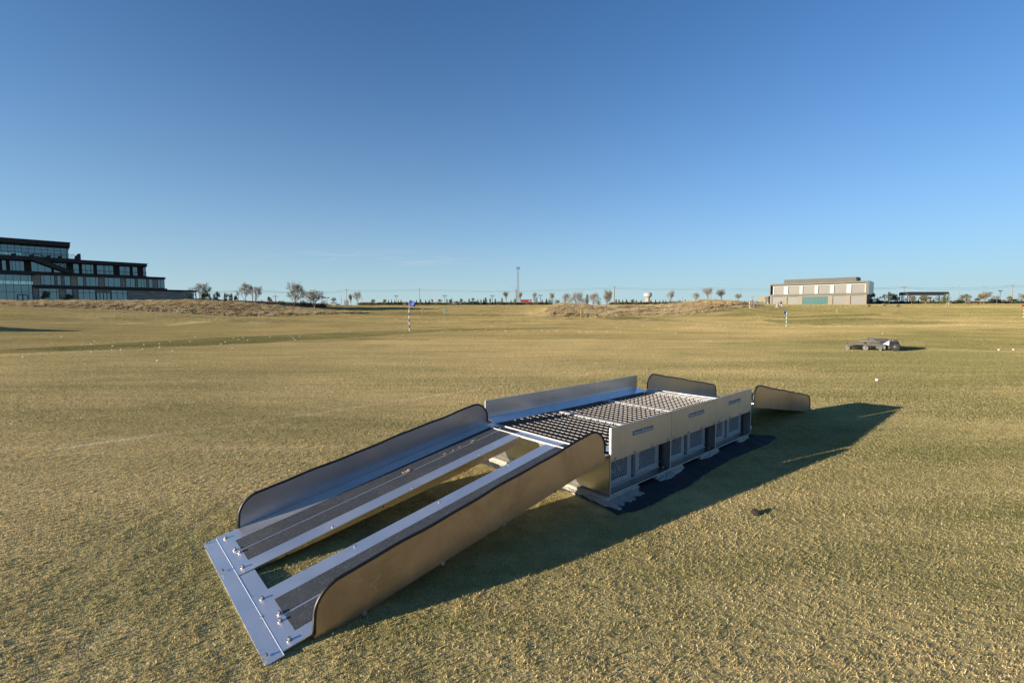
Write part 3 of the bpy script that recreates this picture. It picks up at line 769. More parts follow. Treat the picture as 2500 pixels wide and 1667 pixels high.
# dry leaf litter lying on the far track
def litter(x, y, r, n, name, label):
    b = UB(); ra = random.Random(int(x * 77)); z0 = zr(x) + .006
    for _ in range(n):
        a = ra.uniform(0, 6.28); d = r * ra.random() ** .7; px_, py_ = x + d * math.cos(a), y + d * .6 * math.sin(a)
        l = ra.uniform(.3, .6) * r; t = ra.uniform(0, 3.14); z = zr(px_) + .005 + ra.uniform(0, .006)
        dx, dy = l * math.cos(t), l * math.sin(t)
        v = [(px_ - dx, py_ - dy, z), (px_ - dy * .4, py_ + dx * .4, z + .004), (px_ + dx, py_ + dy, z + .001), (px_ + dy * .4, py_ - dx * .4, z + .003)]
        b.hexa([(p[0], p[1], p[2] - .0012) for p in v], v)
    o = b.build(name, M['leaf'], loc=(STX, STY, STZ), rz=PHI); return tag(o, label, 'leaves', 'dry leaf scraps on the ramp')
litter(-1.228, 1.234, .035, 22, 'dry_leaves', 'largest tan leaf clump on the dark grip strip of the far ramp track')
litter(-.83, 1.245, .016, 8, 'dry_leaves', 'first small tan leaf scrap above the large clump on the far track')
litter(-.74, 1.24, .014, 7, 'dry_leaves', 'second small tan leaf scrap above the large clump on the far track')
litter(-.66, 1.25, .012, 6, 'dry_leaves', 'third small tan leaf scrap above the large clump on the far track')
litter(-.50, 1.245, .026, 12, 'dry_leaves', 'spread of tan leaf scraps nearest the deck on the far track')

# ================================================================== turf blades
def blade_arrays(n, xy, base_z, lmin, lmax, wid, g, clump=None, lean0=.55, lean1=1.4):
    """n blades, each 2 stacked pieces (5 vertices): returns verts, faces and a colour per vertex"""
    L = g.uniform(lmin, lmax, n)
    if clump is not None: L = L * clump
    az = g.uniform(0, 2 * np.pi, n); lean = g.uniform(lean0, lean1, n); fa = g.uniform(0, 2 * np.pi, n)
    wv = wid * g.uniform(.6, 1.4, n)
    dx, dy = np.cos(az), np.sin(az); wx, wy = np.cos(fa) * wv / 2, np.sin(fa) * wv / 2
    h1, o1 = L * .55 * np.cos(lean * .5), L * .55 * np.sin(lean * .5)
    h2, o2 = h1 + L * .45 * np.cos(lean), o1 + L * .45 * np.sin(lean)
    x, y = xy[:, 0], xy[:, 1]; z = base_z - .004
    V = np.empty((n, 5, 3))
    V[:, 0] = np.stack([x - wx, y - wy, z], 1); V[:, 1] = np.stack([x + wx, y + wy, z], 1)
    V[:, 2] = np.stack([x + dx * o1 + wx * .8, y + dy * o1 + wy * .8, z + h1], 1); V[:, 3] = np.stack([x + dx * o1 - wx * .8, y + dy * o1 - wy * .8, z + h1], 1)
    V[:, 4] = np.stack([x + dx * o2, y + dy * o2, z + h2], 1)
    c = np.empty((n, 5, 4), 'f'); c[..., 3] = 1
    c[:, :, 0] = (g.uniform(0, 1, n) ** 1.2)[:, None]; c[:, :, 1] = (g.uniform(0, 1, n) ** 2)[:, None]; c[:, :, 2] = g.uniform(0, 1, n)[:, None]
    return V.reshape(-1, 3), c.reshape(-1, 4)
def blade_mesh(name, V, c, mat):
    n = len(V) // 5; me = bpy.data.meshes.new(name)
    me.vertices.add(len(V)); me.vertices.foreach_set('co', V.astype('f').ravel())
    b = np.arange(n)[:, None] * 5; li = np.concatenate([b + 0, b + 1, b + 2, b + 3, b + 3, b + 2, b + 4], 1)
    me.loops.add(li.size); me.loops.foreach_set('vertex_index', li.astype('i').ravel())
    me.polygons.add(2 * n); st = (np.arange(n)[:, None] * 7 + np.array([0, 4])).ravel(); me.polygons.foreach_set('loop_start', st.astype('i'))
    me.update(calc_edges=True)
    a = me.color_attributes.new('bc', 'FLOAT_COLOR', 'POINT'); a.data.foreach_set('color', c.astype('f').ravel())
    me.materials.append(mat); return me
def clump_field(xy, seed, period, k=26, fr=17):
    g = np.random.default_rng(seed); r = np.zeros(len(xy))
    for _ in range(k):
        f = np.round(g.normal(0, fr, 2) * 1.0) * 2 * np.pi / period; r += np.cos(xy @ f + g.uniform(0, 6.28))
    return r / math.sqrt(k / 2)
T = 0.6                                            # tile size
def tile(seed, n, lmin, lmax, wid, dim=1.0):
    g = np.random.default_rng(seed); xy = g.uniform(-T / 2, T / 2, (n, 2)); cf = clump_field(xy, seed, T, 30)
    keep = g.uniform(0, 1, n) < np.clip(.62 + .38 * cf, .12, 1); xy = xy[keep]; cf = cf[keep]
    V, c = blade_arrays(len(xy), xy, np.zeros(len(xy)), lmin, lmax, wid, g, np.clip(.95 + .32 * cf, .45, 1.5))
    if wid < .003:
        n2 = 26; q2 = g.uniform(-T / 2, T / 2, (n2, 2)); V2, c2 = blade_arrays(n2, q2, np.full(n2, .006), .018, .035, .0022, g, None, 1.3, 1.6); c2[:, 0] = 1; c2[:, 1] = 0; c2[:, 2] = g.uniform(.5, 1, n2).repeat(5)
        V = np.concatenate([V, V2]); c = np.concatenate([c, c2])
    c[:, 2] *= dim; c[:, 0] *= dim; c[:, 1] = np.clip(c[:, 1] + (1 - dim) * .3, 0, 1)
    return blade_mesh('turf_tile', V, c, M['blade'])
tiles_near = [tile(50 + i, 21000, .006, .0145, .0025) for i in range(3)]
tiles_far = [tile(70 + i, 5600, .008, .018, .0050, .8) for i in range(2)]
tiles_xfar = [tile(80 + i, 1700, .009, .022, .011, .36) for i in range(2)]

def scatter(name, label, tile_meshes, pts, rots, scales, parent_kind='stuff', cat='grass'):
    """one object: points with geometry nodes that place tile meshes"""
    me = bpy.data.meshes.new(name); me.vertices.add(len(pts)); me.vertices.foreach_set('co', np.asarray(pts, 'f').ravel())
    pa = np.asarray(pts, float); e_ = .6; gx_ = (hgt(pa[:, 0] + e_, pa[:, 1]) - hgt(pa[:, 0] - e_, pa[:, 1])) / (2 * e_); gy_ = (hgt(pa[:, 0], pa[:, 1] + e_) - hgt(pa[:, 0], pa[:, 1] - e_)) / (2 * e_)
    eul = [(Vector((0, 0, 1)).rotation_difference(Vector((-a_, -b_, 1)).normalized()).to_matrix() @ Matrix.Rotation(float(r_), 3, 'Z')).to_euler() for a_, b_, r_ in zip(gx_, gy_, rots)]
    a = me.attributes.new('rot', 'FLOAT_VECTOR', 'POINT'); a.data.foreach_set('vector', np.array([tuple(q) for q in eul], 'f').ravel())
    a = me.attributes.new('sc', 'FLOAT', 'POINT'); a.data.foreach_set('value', np.asarray(scales, 'f'))
    a = me.attributes.new('pick', 'INT', 'POINT'); a.data.foreach_set('value', rng.integers(0, len(tile_meshes), len(pts)).astype('i'))
    me.update()
    o = bpy.data.objects.new(name, me); COL.objects.link(o)
    srcs = []
    for i, tm in enumerate(tile_meshes):
        s_ = bpy.data.objects.new('source_tile', tm); srcs.append(s_)      # never linked to the scene
    g = bpy.data.node_groups.new(name + '_nodes', 'GeometryNodeTree')
    g.interface.new_socket('Geometry', in_out='INPUT', socket_type='NodeSocketGeometry'); g.interface.new_socket('Geometry', in_out='OUTPUT', socket_type='NodeSocketGeometry')
    gi = g.nodes.new('NodeGroupInput'); go = g.nodes.new('NodeGroupOutput')
    join = g.nodes.new('GeometryNodeJoinGeometry')
    def attr(nm, ty):
        n = g.nodes.new('GeometryNodeInputNamedAttribute'); n.data_type = ty; n.inputs['Name'].default_value = nm; return n
    cx, sc_, pk = attr('rot', 'FLOAT_VECTOR'), attr('sc', 'FLOAT'), attr('pick', 'INT')
    for i, s_ in enumerate(srcs):
        ip = g.nodes.new('GeometryNodeInstanceOnPoints'); oi = g.nodes.new('GeometryNodeObjectInfo'); oi.inputs['Object'].default_value = s_
        cp = g.nodes.new('FunctionNodeCompare'); cp.data_type = 'INT'; cp.operation = 'EQUAL'
        g.links.new(pk.outputs[0], cp.inputs[2]); cp.inputs[3].default_value = i
        g.links.new(gi.outputs[0], ip.inputs['Points']); g.links.new(cp.outputs[0], ip.inputs['Selection'])
        g.links.new(oi.outputs['Geometry'], ip.inputs['Instance'])
        g.links.new(cx.outputs[0], ip.inputs['Rotation']); g.links.new(sc_.outputs[0], ip.inputs['Scale'])
        g.links.new(ip.outputs[0], join.inputs[0])
    g.links.new(join.outputs[0], go.inputs[0])
    md = o.modifiers.new('scatter', 'NODES'); md.node_group = g
    return tag(o, label, cat, kind='stuff')

# cells of the near lawn; those that meet the station are filled blade by blade instead
def w2u(x, y):
    dx, dy = (np.asarray(x) - STX) / S, (np.asarray(y) - STY) / S; c, s_ = math.cos(PHI), math.sin(PHI)
    return c * dx + s_ * dy, -s_ * dx + c * dy
def inpoly(px_, py_, poly):
    r = np.zeros(len(px_), bool); P = np.array(poly)
    for i in range(len(P)):
        a, b_ = P[i], P[i - 1]
        cnd = ((a[1] > py_) != (b_[1] > py_)); t = (b_[0] - a[0]) * (py_ - a[1]) / (b_[1] - a[1] + 1e-12) + a[0]
        r ^= cnd & (px_ < t)
    return r
near_p, far_p, xfar_p, special = [], [], [], []
i0 = int(-40 / T)
for j in range(-3, int(62 / T)):
    yc = .75 + j * T
    for i in range(int(-60 / T), int(60 / T)):
        xc = i * T
        if abs(xc) > (yc + T) * 1.13 + 3.6: continue
        if yc > 44 + 6 * math.sin(i * .7): continue
        ux, uy = w2u(xc, yc)
        m_ = .45 / S
        if -2.72 - m_ < ux < 5.75 + m_ and -.3 - m_ < uy < 1.7 + m_: special.append((xc, yc)); continue
        d = math.hypot(xc, yc)
        (near_p if d < 6.5 else far_p if d < 19 else xfar_p).append((xc, yc, H(xc, yc)))
def rr(n): return rng.integers(0, 4, n) * (math.pi / 2)
scatter('near_turf', 'short mown turf blades in the foreground', tiles_near, near_p, rr(len(near_p)), np.ones(len(near_p)))
scatter('middle_turf', 'mown turf blades across the middle of the field', tiles_far, far_p, rr(len(far_p)), np.ones(len(far_p)))
scatter('distant_turf', 'mown turf blades far out on the field', tiles_xfar, xfar_p, rr(len(xfar_p)), np.ones(len(xfar_p)))
g_ = np.random.default_rng(99); XY = []
for xc, yc in special:
    d = math.hypot(xc, yc); n = 19000 if d < 5.5 else 9500
    q = g_.uniform(-T / 2, T / 2, (n, 2)); q += (xc, yc); XY.append(q)
XY = np.concatenate(XY); cf = clump_field(XY, 5, .6, 30)
k_ = g_.uniform(0, 1, len(XY)) < np.clip(.62 + .38 * cf, .12, 1)
ux, uy = w2u(XY[:, 0], XY[:, 1])
bad = inpoly(ux, uy, TARP)
bad |= (ux > -2.685) & (ux < -2.36) & (uy > -.03) & (uy < 1.535) & ~((ux > -2.50) & (uy > .585) & (uy < .865))
bad |= (ux > 5.36) & (ux < 5.685) & (uy > -.03) & (uy < 1.535)
bad |= (ux > -.24) & (ux < .3) & (uy > -.16) & (uy < 1.75)
cut = np.where((ux > -2.45) & (ux < -2.0) & (((uy > -.01) & (uy < .58)) | ((uy > .87) & (uy < 1.54))), .45, 1.0)
k_ &= ~bad; XY = XY[k_]; cf = cf[k_]; cut = cut[k_]
V, c = blade_arrays(len(XY), XY, hgt(XY[:, 0], XY[:, 1]), .006, .0145, .0026, g_, np.clip(.95 + .32 * cf, .45, 1.5) * cut)
o = bpy.data.objects.new('edge_turf', blade_mesh('edge_turf', V, c, M['blade'])); COL.objects.link(o)
tag(o, 'mown turf blades around and under the ramp', 'grass', kind='stuff')

# beyond 44 m the same turf in coarser tiles, out to the crest of the field
for nm, y0, y1, k, lab in (('far_field_turf', 43.5, 100, 3.0, 'mown turf on the far half of the field'), ('crest_turf', 100, 262, 6.0, 'mown turf rising to the crest of the field')):
    P = []
    st = T * k
    for yc in np.arange(y0, y1, st):
        for xc in np.arange(-1.2 * y1, 1.2 * y1, st):
            if abs(xc) > (yc + st) * 1.13 + 2: continue
            if wild_mask(xc, yc) or wild_mask(xc + st * .4, yc + st * .4) or wild_mask(xc - st * .4, yc - st * .4): continue
            P.append((xc, yc, H(xc, yc)))
    P = np.array(P)
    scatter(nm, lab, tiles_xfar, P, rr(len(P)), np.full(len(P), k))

# wild tufts on the two mounds
def tuft(seed):
    g = np.random.default_rng(seed); n = 90; xy = g.normal(0, .17, (n, 2))
    V, c = blade_arrays(n, xy, np.zeros(n), .25, .6, .035, g, None, .2, 1.0); return blade_mesh('wild_tuft', V, c, M['wild'])
tufts = [tuft(i) for i in range(3)]
g2 = np.random.default_rng(4); P = []
while len(P) < 30000:
    q = np.stack([g2.uniform(-150, 75, 30000), g2.uniform(84, 150, 30000)], 1)
    q = q[wild_mask(q[:, 0], q[:, 1])]
    u_ = HX + F * q[:, 0] / q[:, 1]; q = q[(u_ > -150)]
    P += list(q)
P = np.array(P[:30000]); cz = clump_field(P, 8, 40, 40)
scatter('wild_grass', 'tall dry brown grass covering the two mounds', tufts, np.c_[P, hgt(P[:, 0], P[:, 1])], g2.uniform(0, 6.28, len(P)), np.clip(.8 + .3 * cz, .35, 1.5) * np.where(wild_mask(P[:, 0], P[:, 1] - 3.5), 1.0, .5))

# ================================================================== trees
def leafmat(name, col, var=.35):
    m, nt, b = newmat(name)
    v = objvec(nt); f = noise(nt, v, 7, 3); f2 = noise(nt, v, 60, 1)
    c = mixc(nt, ramp(nt, f, .3, .7), tuple(x * (1 - var) for x in col), tuple(x * (1 + var) for x in col))
    h = N(nt, 'ShaderNodeHueSaturation'); nt.links.new(c, h.inputs['Color']); nt.links.new(mathn(nt, 'ADD', f2, .5), h.inputs['Value'])
    nt.links.new(h.outputs['Color'], b.inputs['Base Color']); b.inputs['Roughness'].default_value = .8; b.inputs['Specular IOR Level'].default_value = .2
    return m
LM = {'twig': leafmat('bare_twigs', (.22, .205, .18)), 'olive': leafmat('olive_leaves', (.125, .115, .055)), 'dark': leafmat('dark_needles', (.030, .045, .020)),
      'green': leafmat('dull_green_leaves', (.075, .085, .030)), 'red': leafmat('rusty_leaves', (.13, .075, .045)), 'pale': leafmat('pale_green_leaves', (.13, .13, .055)),
      'bark': simple('grey_bark', (.15, .125, .10), .9, 0, .25, 5)}
def quad(V, Fc, c, n, s, g):
    a = np.cross(n, g.normal(0, 1, 3)); a /= np.linalg.norm(a) + 1e-9; b_ = np.cross(n, a)
    i = len(V); V += [c - a * s, c + b_ * s * .6, c + a * s, c - b_ * s * .6]; Fc.append((i, i + 1, i + 2, i + 3))
def rawmesh(name, V, Fc, mat):
    me = bpy.data.meshes.new(name); me.from_pydata([tuple(map(float, v)) for v in V], [], Fc); me.materials.append(mat); me.update(); return me
def bare_tree(seed, leaves=0.0, spread=.5, fork=.5, leafkey='olive', levels=4, tall=False):
    g = np.random.default_rng(seed); b = MB(); TV, TF = [], []; LV, LF = [], []
    def strip(p, q, w_):
        d = q - p; s_ = np.cross(d, g.normal(0, 1, 3)); s_ = s_ / (np.linalg.norm(s_) + 1e-9) * w_
        i = len(TV); TV.extend([p - s_, p + s_, q]); TF.append((i, i + 1, i + 2))
    def grow(p, d, L, r, lv):
        n = 3 if lv < 2 else 2; pts = [p]
        for k in range(n):
            d = d + g.normal(0, .13, 3) + np.array([0, 0, .06]); d /= np.linalg.norm(d); pts.append(pts[-1] + d * L / n)
        if lv < 3:
            b.tube(pts, [r * (1 - .4 * k / n) for k in range(n + 1)], 5 if lv == 0 else 4, cap=False)
        else:
            for a_, c_ in zip(pts[:-1], pts[1:]): strip(a_, c_, r)
        if lv >= levels:
            for _ in range(8):
                t = g.uniform(.2, 1); q = pts[0] + (pts[-1] - pts[0]) * t; dd = d + g.normal(0, .6, 3); dd /= np.linalg.norm(dd)
                e = q + dd * L * g.uniform(.4, .9); strip(q, e, .0019)
                if leaves and g.uniform() < leaves:
                    for _ in range(2): quad(LV, LF, e + g.normal(0, .012, 3), g.normal(0, 1, 3), g.uniform(.005, .011), g)
            return
        nb = (9, 4, 4, 4)[min(lv, 3)]
        for i in range(nb):
            t = g.uniform(.35, 1.0) if lv else .34 + .66 * i / (nb - 1)
            f_ = min(n - 1e-6, t * n); q = pts[int(f_)] + (pts[int(f_) + 1] - pts[int(f_)]) * (f_ - int(f_))
            az_ = 2 * math.pi * (i * (.38 if lv == 0 else 1 / nb) + g.uniform(-.06, .06)); tl = (g.uniform(.55, 1.05) if lv == 0 else g.uniform(.35, .85)) * (1 + spread * .3) if not tall else g.uniform(.2, .5)
            ax = np.array([math.cos(az_), math.sin(az_), 0.0])
            dd = d * math.cos(tl) + ax * math.sin(tl); dd /= np.linalg.norm(dd)
            grow(q, dd, L * (g.uniform(.42, .55) * (1.35 - .55 * t) if lv == 0 else g.uniform(.55, .8)), r * .55, lv + 1)
    grow(np.array([0., 0., 0.]), np.array([0, 0, 1.]), fork, .017, 0)
    allv = np.array([v for v in b.v] + [tuple(v) for v in TV])
    h = allv[:, 2].max(); w_ = max(np.percentile(np.abs(allv[:, 0]), 97), np.percentile(np.abs(allv[:, 1]), 97)) * 2
    sc = np.array([1 / w_, 1 / w_, 1 / h])
    # keep the trunk radius sensible when the crown is normalised to unit width
    b.v = [tuple(np.array(v) * sc) for v in b.v]; TV2 = [v * sc for v in TV]; LV2 = [v * sc for v in LV]
    out = [('trunk', b.mesh('trunk', LM['bark'], fix=False)), ('crown', rawmesh('crown', TV2, TF, LM['twig']))]
    if LV: out[1] = ('crown', None); 
    if LV:
        me = bpy.data.meshes.new('crown'); n0 = len(TV2)
        me.from_pydata([tuple(map(float, v)) for v in TV2 + LV2], [], TF + [tuple(i + n0 for i in f) for f in LF])
        me.materials.append(LM['twig']); me.materials.append(LM[leafkey])
        me.polygons.foreach_set('material_index', [0] * len(TF) + [1] * len(LF)); me.update(); out[1] = ('crown', me)
    return out
def leafy(seed, key, shape='cone', n=1500, trunk=.12):
    g = np.random.default_rng(seed); V, Fc = [], []
    b = MB(); b.tube([(0, 0, 0), (.01, 0, .4), (0, .01, .85)], [.03, .02, .006], 5)
    lob = g.uniform(-.3, .3, (14, 3)); lob[:, 2] = g.uniform(trunk + .1, .92, 14)
    for _ in range(n):
        if shape == 'cone':
            z = trunk + (1 - trunk) * (1 - g.uniform() ** .55) ** .9 if False else trunk + (1 - trunk) * (1 - math.sqrt(g.uniform()))
            rr_ = .5 * (1 - (z - trunk) / (1 - trunk)) ** .8 * (.75 + .35 * math.sin(z * 40 + seed)) * g.uniform(.35, 1) + .015
            a = g.uniform(0, 6.283); c = np.array([rr_ * math.cos(a), rr_ * math.sin(a), z])
        elif shape == 'round':
            k = lob[g.integers(0, 14)] * np.array([1.15, 1.15, 1]); c = k + g.normal(0, .085, 3) * np.array([1, 1, .8]); c[2] = np.clip(c[2], trunk, 1.0)
        elif shape == 'column':
            z = g.uniform(trunk, 1); rr_ = .5 * math.sin(math.pi * min(1, max(.05, (z - trunk) / (1 - trunk))) ** .8) ** .6 * g.uniform(.2, 1) * (.8 + .3 * math.sin(z * 25 + seed * 3))
            a = g.uniform(0, 6.283); c = np.array([rr_ * math.cos(a), rr_ * math.sin(a), z])
        else:
            k = lob[g.integers(0, 14)] * np.array([1.3, 1.3, 1]); k[2] = g.uniform(0.05, .8); c = k + g.normal(0, .12, 3); c[2] = np.clip(abs(c[2]), 0.0, 1.0)
        quad(V, Fc, c, g.normal(0, 1, 3), g.uniform(.018, .042), g)
    return [('trunk', b.mesh('trunk', LM['bark'])), ('crown', rawmesh('crown', V, Fc, LM[key]))]
KIND = {
 'bare': ([bare_tree(i, 0, -.4) for i in (1, 2, 3)], 'bare_tree', 'bare leafless tree'),
 'half': ([bare_tree(i, .12, 0) for i in (11, 12)], 'sparse_tree', 'sparse tree with a few olive leaves'),
 'big': ([bare_tree(21, .3, -.9, .62)], 'sparse_tree', 'broad tree with thin grey olive foliage'),
 'tall': ([bare_tree(31, .3, .2, .6, 'olive', 4, True), bare_tree(32, .3, .2, .6, 'olive', 4, True)], 'slender_tree', 'slender upright thin-leaved tree'),
 'cone': ([leafy(i, 'dark', 'cone') for i in (41, 42, 43)], 'conifer', 'small dark conifer'),
 'ever': ([leafy(i, 'dark', 'round', 1500, .1) for i in (45, 46)], 'evergreen_tree', 'dark ragged evergreen tree'),
 'colu': ([leafy(i, 'green', 'column', 1200, .08) for i in (51, 52)], 'young_tree', 'narrow dull green young tree'),
 'round': ([leafy(i, 'olive', 'round', 1300, .28) for i in (61, 62)], 'young_tree', 'round olive young tree'),
 'bush': ([leafy(i, 'green', 'bush', 900, 0) for i in (71, 72)], 'shrub', 'low green shrub'),
 'dbush': ([leafy(i, 'dark', 'bush', 900, 0) for i in (73, 74)], 'shrub', 'low blackish shrub'),
 'rbush': ([leafy(i, 'red', 'bush', 900, 0) for i in (75,)], 'shrub', 'rusty brown shrub'),
 'pale': ([leafy(i, 'pale', 'round', 1300, .1) for i in (81, 82)], 'young_tree', 'pale yellow green young tree'),
}
GRP = {'bare': 'bare trees on the field edge', 'half': 'sparse trees on the field edge', 'big': 'sparse trees on the field edge', 'tall': 'slender trees on the skyline', 'cone': 'small conifers on the skyline', 'ever': 'evergreen trees on the skyline', 'colu': 'young trees on the skyline', 'round': 'young trees on the skyline', 'bush': 'shrubs on the skyline', 'dbush': 'shrubs on the skyline', 'rbush': 'shrubs on the skyline', 'pale': 'young trees on the skyline'}
LMK = [(0, 'left picture edge'), (484, 'dark terraced building'), (715, 'big left-mound tree'), (1000, 'tall blue flag'), (1264, 'lattice mast'), (1403, 'biggest centre-mound tree'), (1580, 'white water tower'), (1870, 'concrete shed'), (2118, 'grey building corner'), (2263, 'dark canopy middle')]
ORD = ['first', 'second', 'third', 'fourth', 'fifth', 'sixth', 'seventh', 'eighth', 'ninth', 'tenth', 'eleventh', 'twelfth', 'thirteenth', 'fourteenth', 'fifteenth', 'sixteenth', 'seventeenth', 'eighteenth', 'nineteenth', 'twentieth']
def locate(items):
    """items: list of (px, description); returns labels that count from the nearest landmark on the left"""
    out = [None] * len(items); cnt = {}
    for i in sorted(range(len(items)), key=lambda i: items[i][0]):
        px_, d = items[i]; lm = max([l for l in LMK if l[0] <= px_ + .01], key=lambda l: l[0])
        k = cnt.get((lm[0], d), 0); cnt[(lm[0], d)] = k + 1
        out[i] = '%s, %s of these right of the %s' % (d, ORD[min(k, 19)], lm[1])
    return out
TREES = [  # (px, top, base or None = skyline, width, kind)
 (484, 684, 731, 38, 'bare'), (509, 701, 731, 24, 'ever'), (533, 711, 731, 18, 'ever'), (554, 714, 733, 11, 'ever'), (566, 715, 735, 12, 'ever'), (579, 714, 736, 11, 'ever'),
 (601, 684, 742, 38, 'bare'), (624, 693, 741, 26, 'bare'), (660, 723, 737, 13, 'ever'), (715.5, 683, 764, 50, 'big'), (771, 704, 761, 54, 'half'), (791, 731, 742, 12, 'rbush'),
 (816.6, 724, 744, 14, 'half'), (847, 729, 744, 9, 'rbush'), (859, 713, 757, 11, 'tall'), (873, 706, 748, 20, 'bare'), (912, 730, None, 10, 'round'), (939.5, 730, None, 11, 'round'),
 (949.6, 731, None, 5.5, 'cone'), (957, 730, None, 6, 'cone'), (965, 731, None, 6.5, 'cone'), (973.5, 731, None, 6, 'cone'), (980, 732, None, 6, 'colu'), (1001.5, 730, None, 6, 'cone'), (1017.6, 731, None, 7, 'cone'), (1027.5, 730, None, 8, 'colu'),
 (1040, 731, None, 6.5, 'cone'), (1048.6, 730, None, 7, 'cone'), (1056, 729, None, 8, 'tall'), (1072.7, 730, None, 15, 'pale'), (1092, 729, None, 6, 'colu'), (1101, 729, None, 13, 'pale'), (1116, 734, None, 7, 'colu'), (1126, 729, None, 9, 'round'), (1135, 734, None, 10, 'bush'),
 (1146, 729, None, 8, 'colu'), (1157.6, 727, None, 14, 'pale'), (1167, 731, None, 7, 'colu'), (1174.5, 731, None, 7, 'colu'), (1181.5, 729, None, 8, 'cone'), (1186, 726, None, 10, 'colu'), (1197.5, 728, None, 6, 'round'), (1209.5, 729, None, 7, 'colu'), (1219, 734, None, 10, 'bush'),
 (1226, 727, None, 8, 'colu'), (1237, 709, None, 16, 'tall'), (1247.5, 731, None, 6, 'cone'), (1257, 729, None, 9, 'colu'), (1271, 711, None, 13, 'tall'), (1303, 710, None, 16, 'bare'), (1309, 727, None, 8, 'rbush'), (1323.5, 730, None, 7, 'cone'), (1334, 728, None, 9, 'cone'), (1343, 729, None, 14, 'bush'),
 (1350.5, 712.5, None, 16, 'half'), (1361, 730, None, 13, 'dbush'), (1378.5, 711, 755, 27, 'bare'), (1403, 706, 770, 33, 'bare'), (1425, 728, None, 11, 'rbush'), (1447, 711, 754, 33, 'bare'), (1433, 719, None, 12, 'colu'), (1478.5, 704, 765, 24, 'half'), (1489.5, 708, 748, 18, 'bare'),
 (1462, 733, None, 10, 'dbush'), (1503.5, 731, None, 8, 'colu'), (1510.5, 731, None, 6, 'colu'), (1519.6, 731, None, 6.5, 'cone'), (1529, 730, None, 9, 'cone'), (1543.5, 731, None, 11, 'round'), (1552.5, 733, None, 7, 'colu'), (1564.5, 732, None, 6.5, 'cone'), (1588.5, 732, None, 7.5, 'cone'), (1599.5, 731, None, 6.5, 'cone'), (1609.5, 733, None, 6, 'cone'), (1617.5, 732, None, 7, 'cone'), (1624, 732, None, 6, 'cone'),
 (1632.5, 706.5, None, 20, 'bare'), (1634.5, 734, None, 5, 'dbush'), (1640, 733.5, None, 5, 'dbush'), (1648, 735, None, 9, 'bush'), (1659, 732, None, 11, 'dbush'), (1671.5, 731, None, 6, 'cone'), (1683, 734, None, 14, 'bush'), (1696, 711, 738.5, 20, 'bare'), (1709, 731, None, 6, 'colu'), (1719, 731, None, 7, 'cone'), (1727.5, 700.5, 739, 33, 'bare'), (1744.5, 730, None, 6, 'colu'), (1761, 704.5, 739, 24, 'half'),
 (1799.5, 716, 741, 18, 'half'), (1816, 735, None, 22, 'bush'), (1836, 735, None, 22, 'bush'), (1855, 737, None, 16, 'bush'),
 (2131.5, 716, None, 20, 'pale'), (2153.5, 717, None, 18, 'bare'), (2168.5, 714, None, 10, 'ever'), (2178, 719, None, 20, 'round'), (2144.5, 733, None, 4, 'cone'), (2186, 724, None, 12, 'bare'), (2209, 726, None, 10, 'bare'), (2223, 723, None, 17, 'round'), (2239, 731, None, 6, 'cone'), (2257, 722, None, 28, 'round'), (2269, 729, None, 6, 'cone'), (2276, 730, None, 6, 'cone'), (2296, 723, None, 28, 'bush'), (2302, 719, None, 10, 'colu'),
 (2342, 727, None, 14, 'dbush'), (2353.5, 720, None, 18, 'round'), (2398, 711.5, None, 26, 'half'), (2390, 720, None, 22, 'round'), (2413, 730, None, 12, 'dbush'), (2418, 727, None, 6, 'cone'), (2430, 722, None, 14, 'half'), (2455.5, 725, None, 18, 'pale'), (2486.5, 716.5, None, 24, 'half'), (2482, 730, None, 16, 'dbush'),
] + [(x, 731.5 + (i % 3), None, 10, 'dbush') for i, x in enumerate((690, 682, 705, 738, 748, 758, 595, 588, 606, 641, 572, 549, 742))]
labs = locate([(t[0], KIND[t[4]][2]) for t in TREES]); proto = {}
tr_rng = random.Random(5)
for (tx, top, base, wpx, kd), lab in zip(TREES, labs):
    if base: x, D = ground_hit(tx, base + .3, 60, 200)
    else: D = 204 + tr_rng.uniform(0, 8); x = px2x(tx, D)
    if base is None and tx < 800: D = 150 if tx < 640 else 165; x = px2x(tx, D)
    z0 = H(x, D) - .05; hh = py2z(top, D) - z0; ww = wpx / F * D
    metas, nm, _ = KIND[kd]; vi = tr_rng.randrange(len(metas)); key = (kd, vi)
    if key not in proto:
        o = thing(nm, lab, 'shrub' if 'bush' in kd else 'tree', (x, D, z0), 0, GRP[kd])
        for pn, pm in metas[vi]:
            if pn == 'trunk' and 'bush' in kd: continue
            c = bpy.data.objects.new(pn, pm); COL.objects.link(c); c.parent = o
        proto[key] = o
    else:
        o = copy_tree(proto[key]); o['label'] = lab
    o.location = (x, D, z0); o.rotation_euler = (0, 0, tr_rng.uniform(0, 6.28)); o.scale = (ww, ww, max(.8, hh))
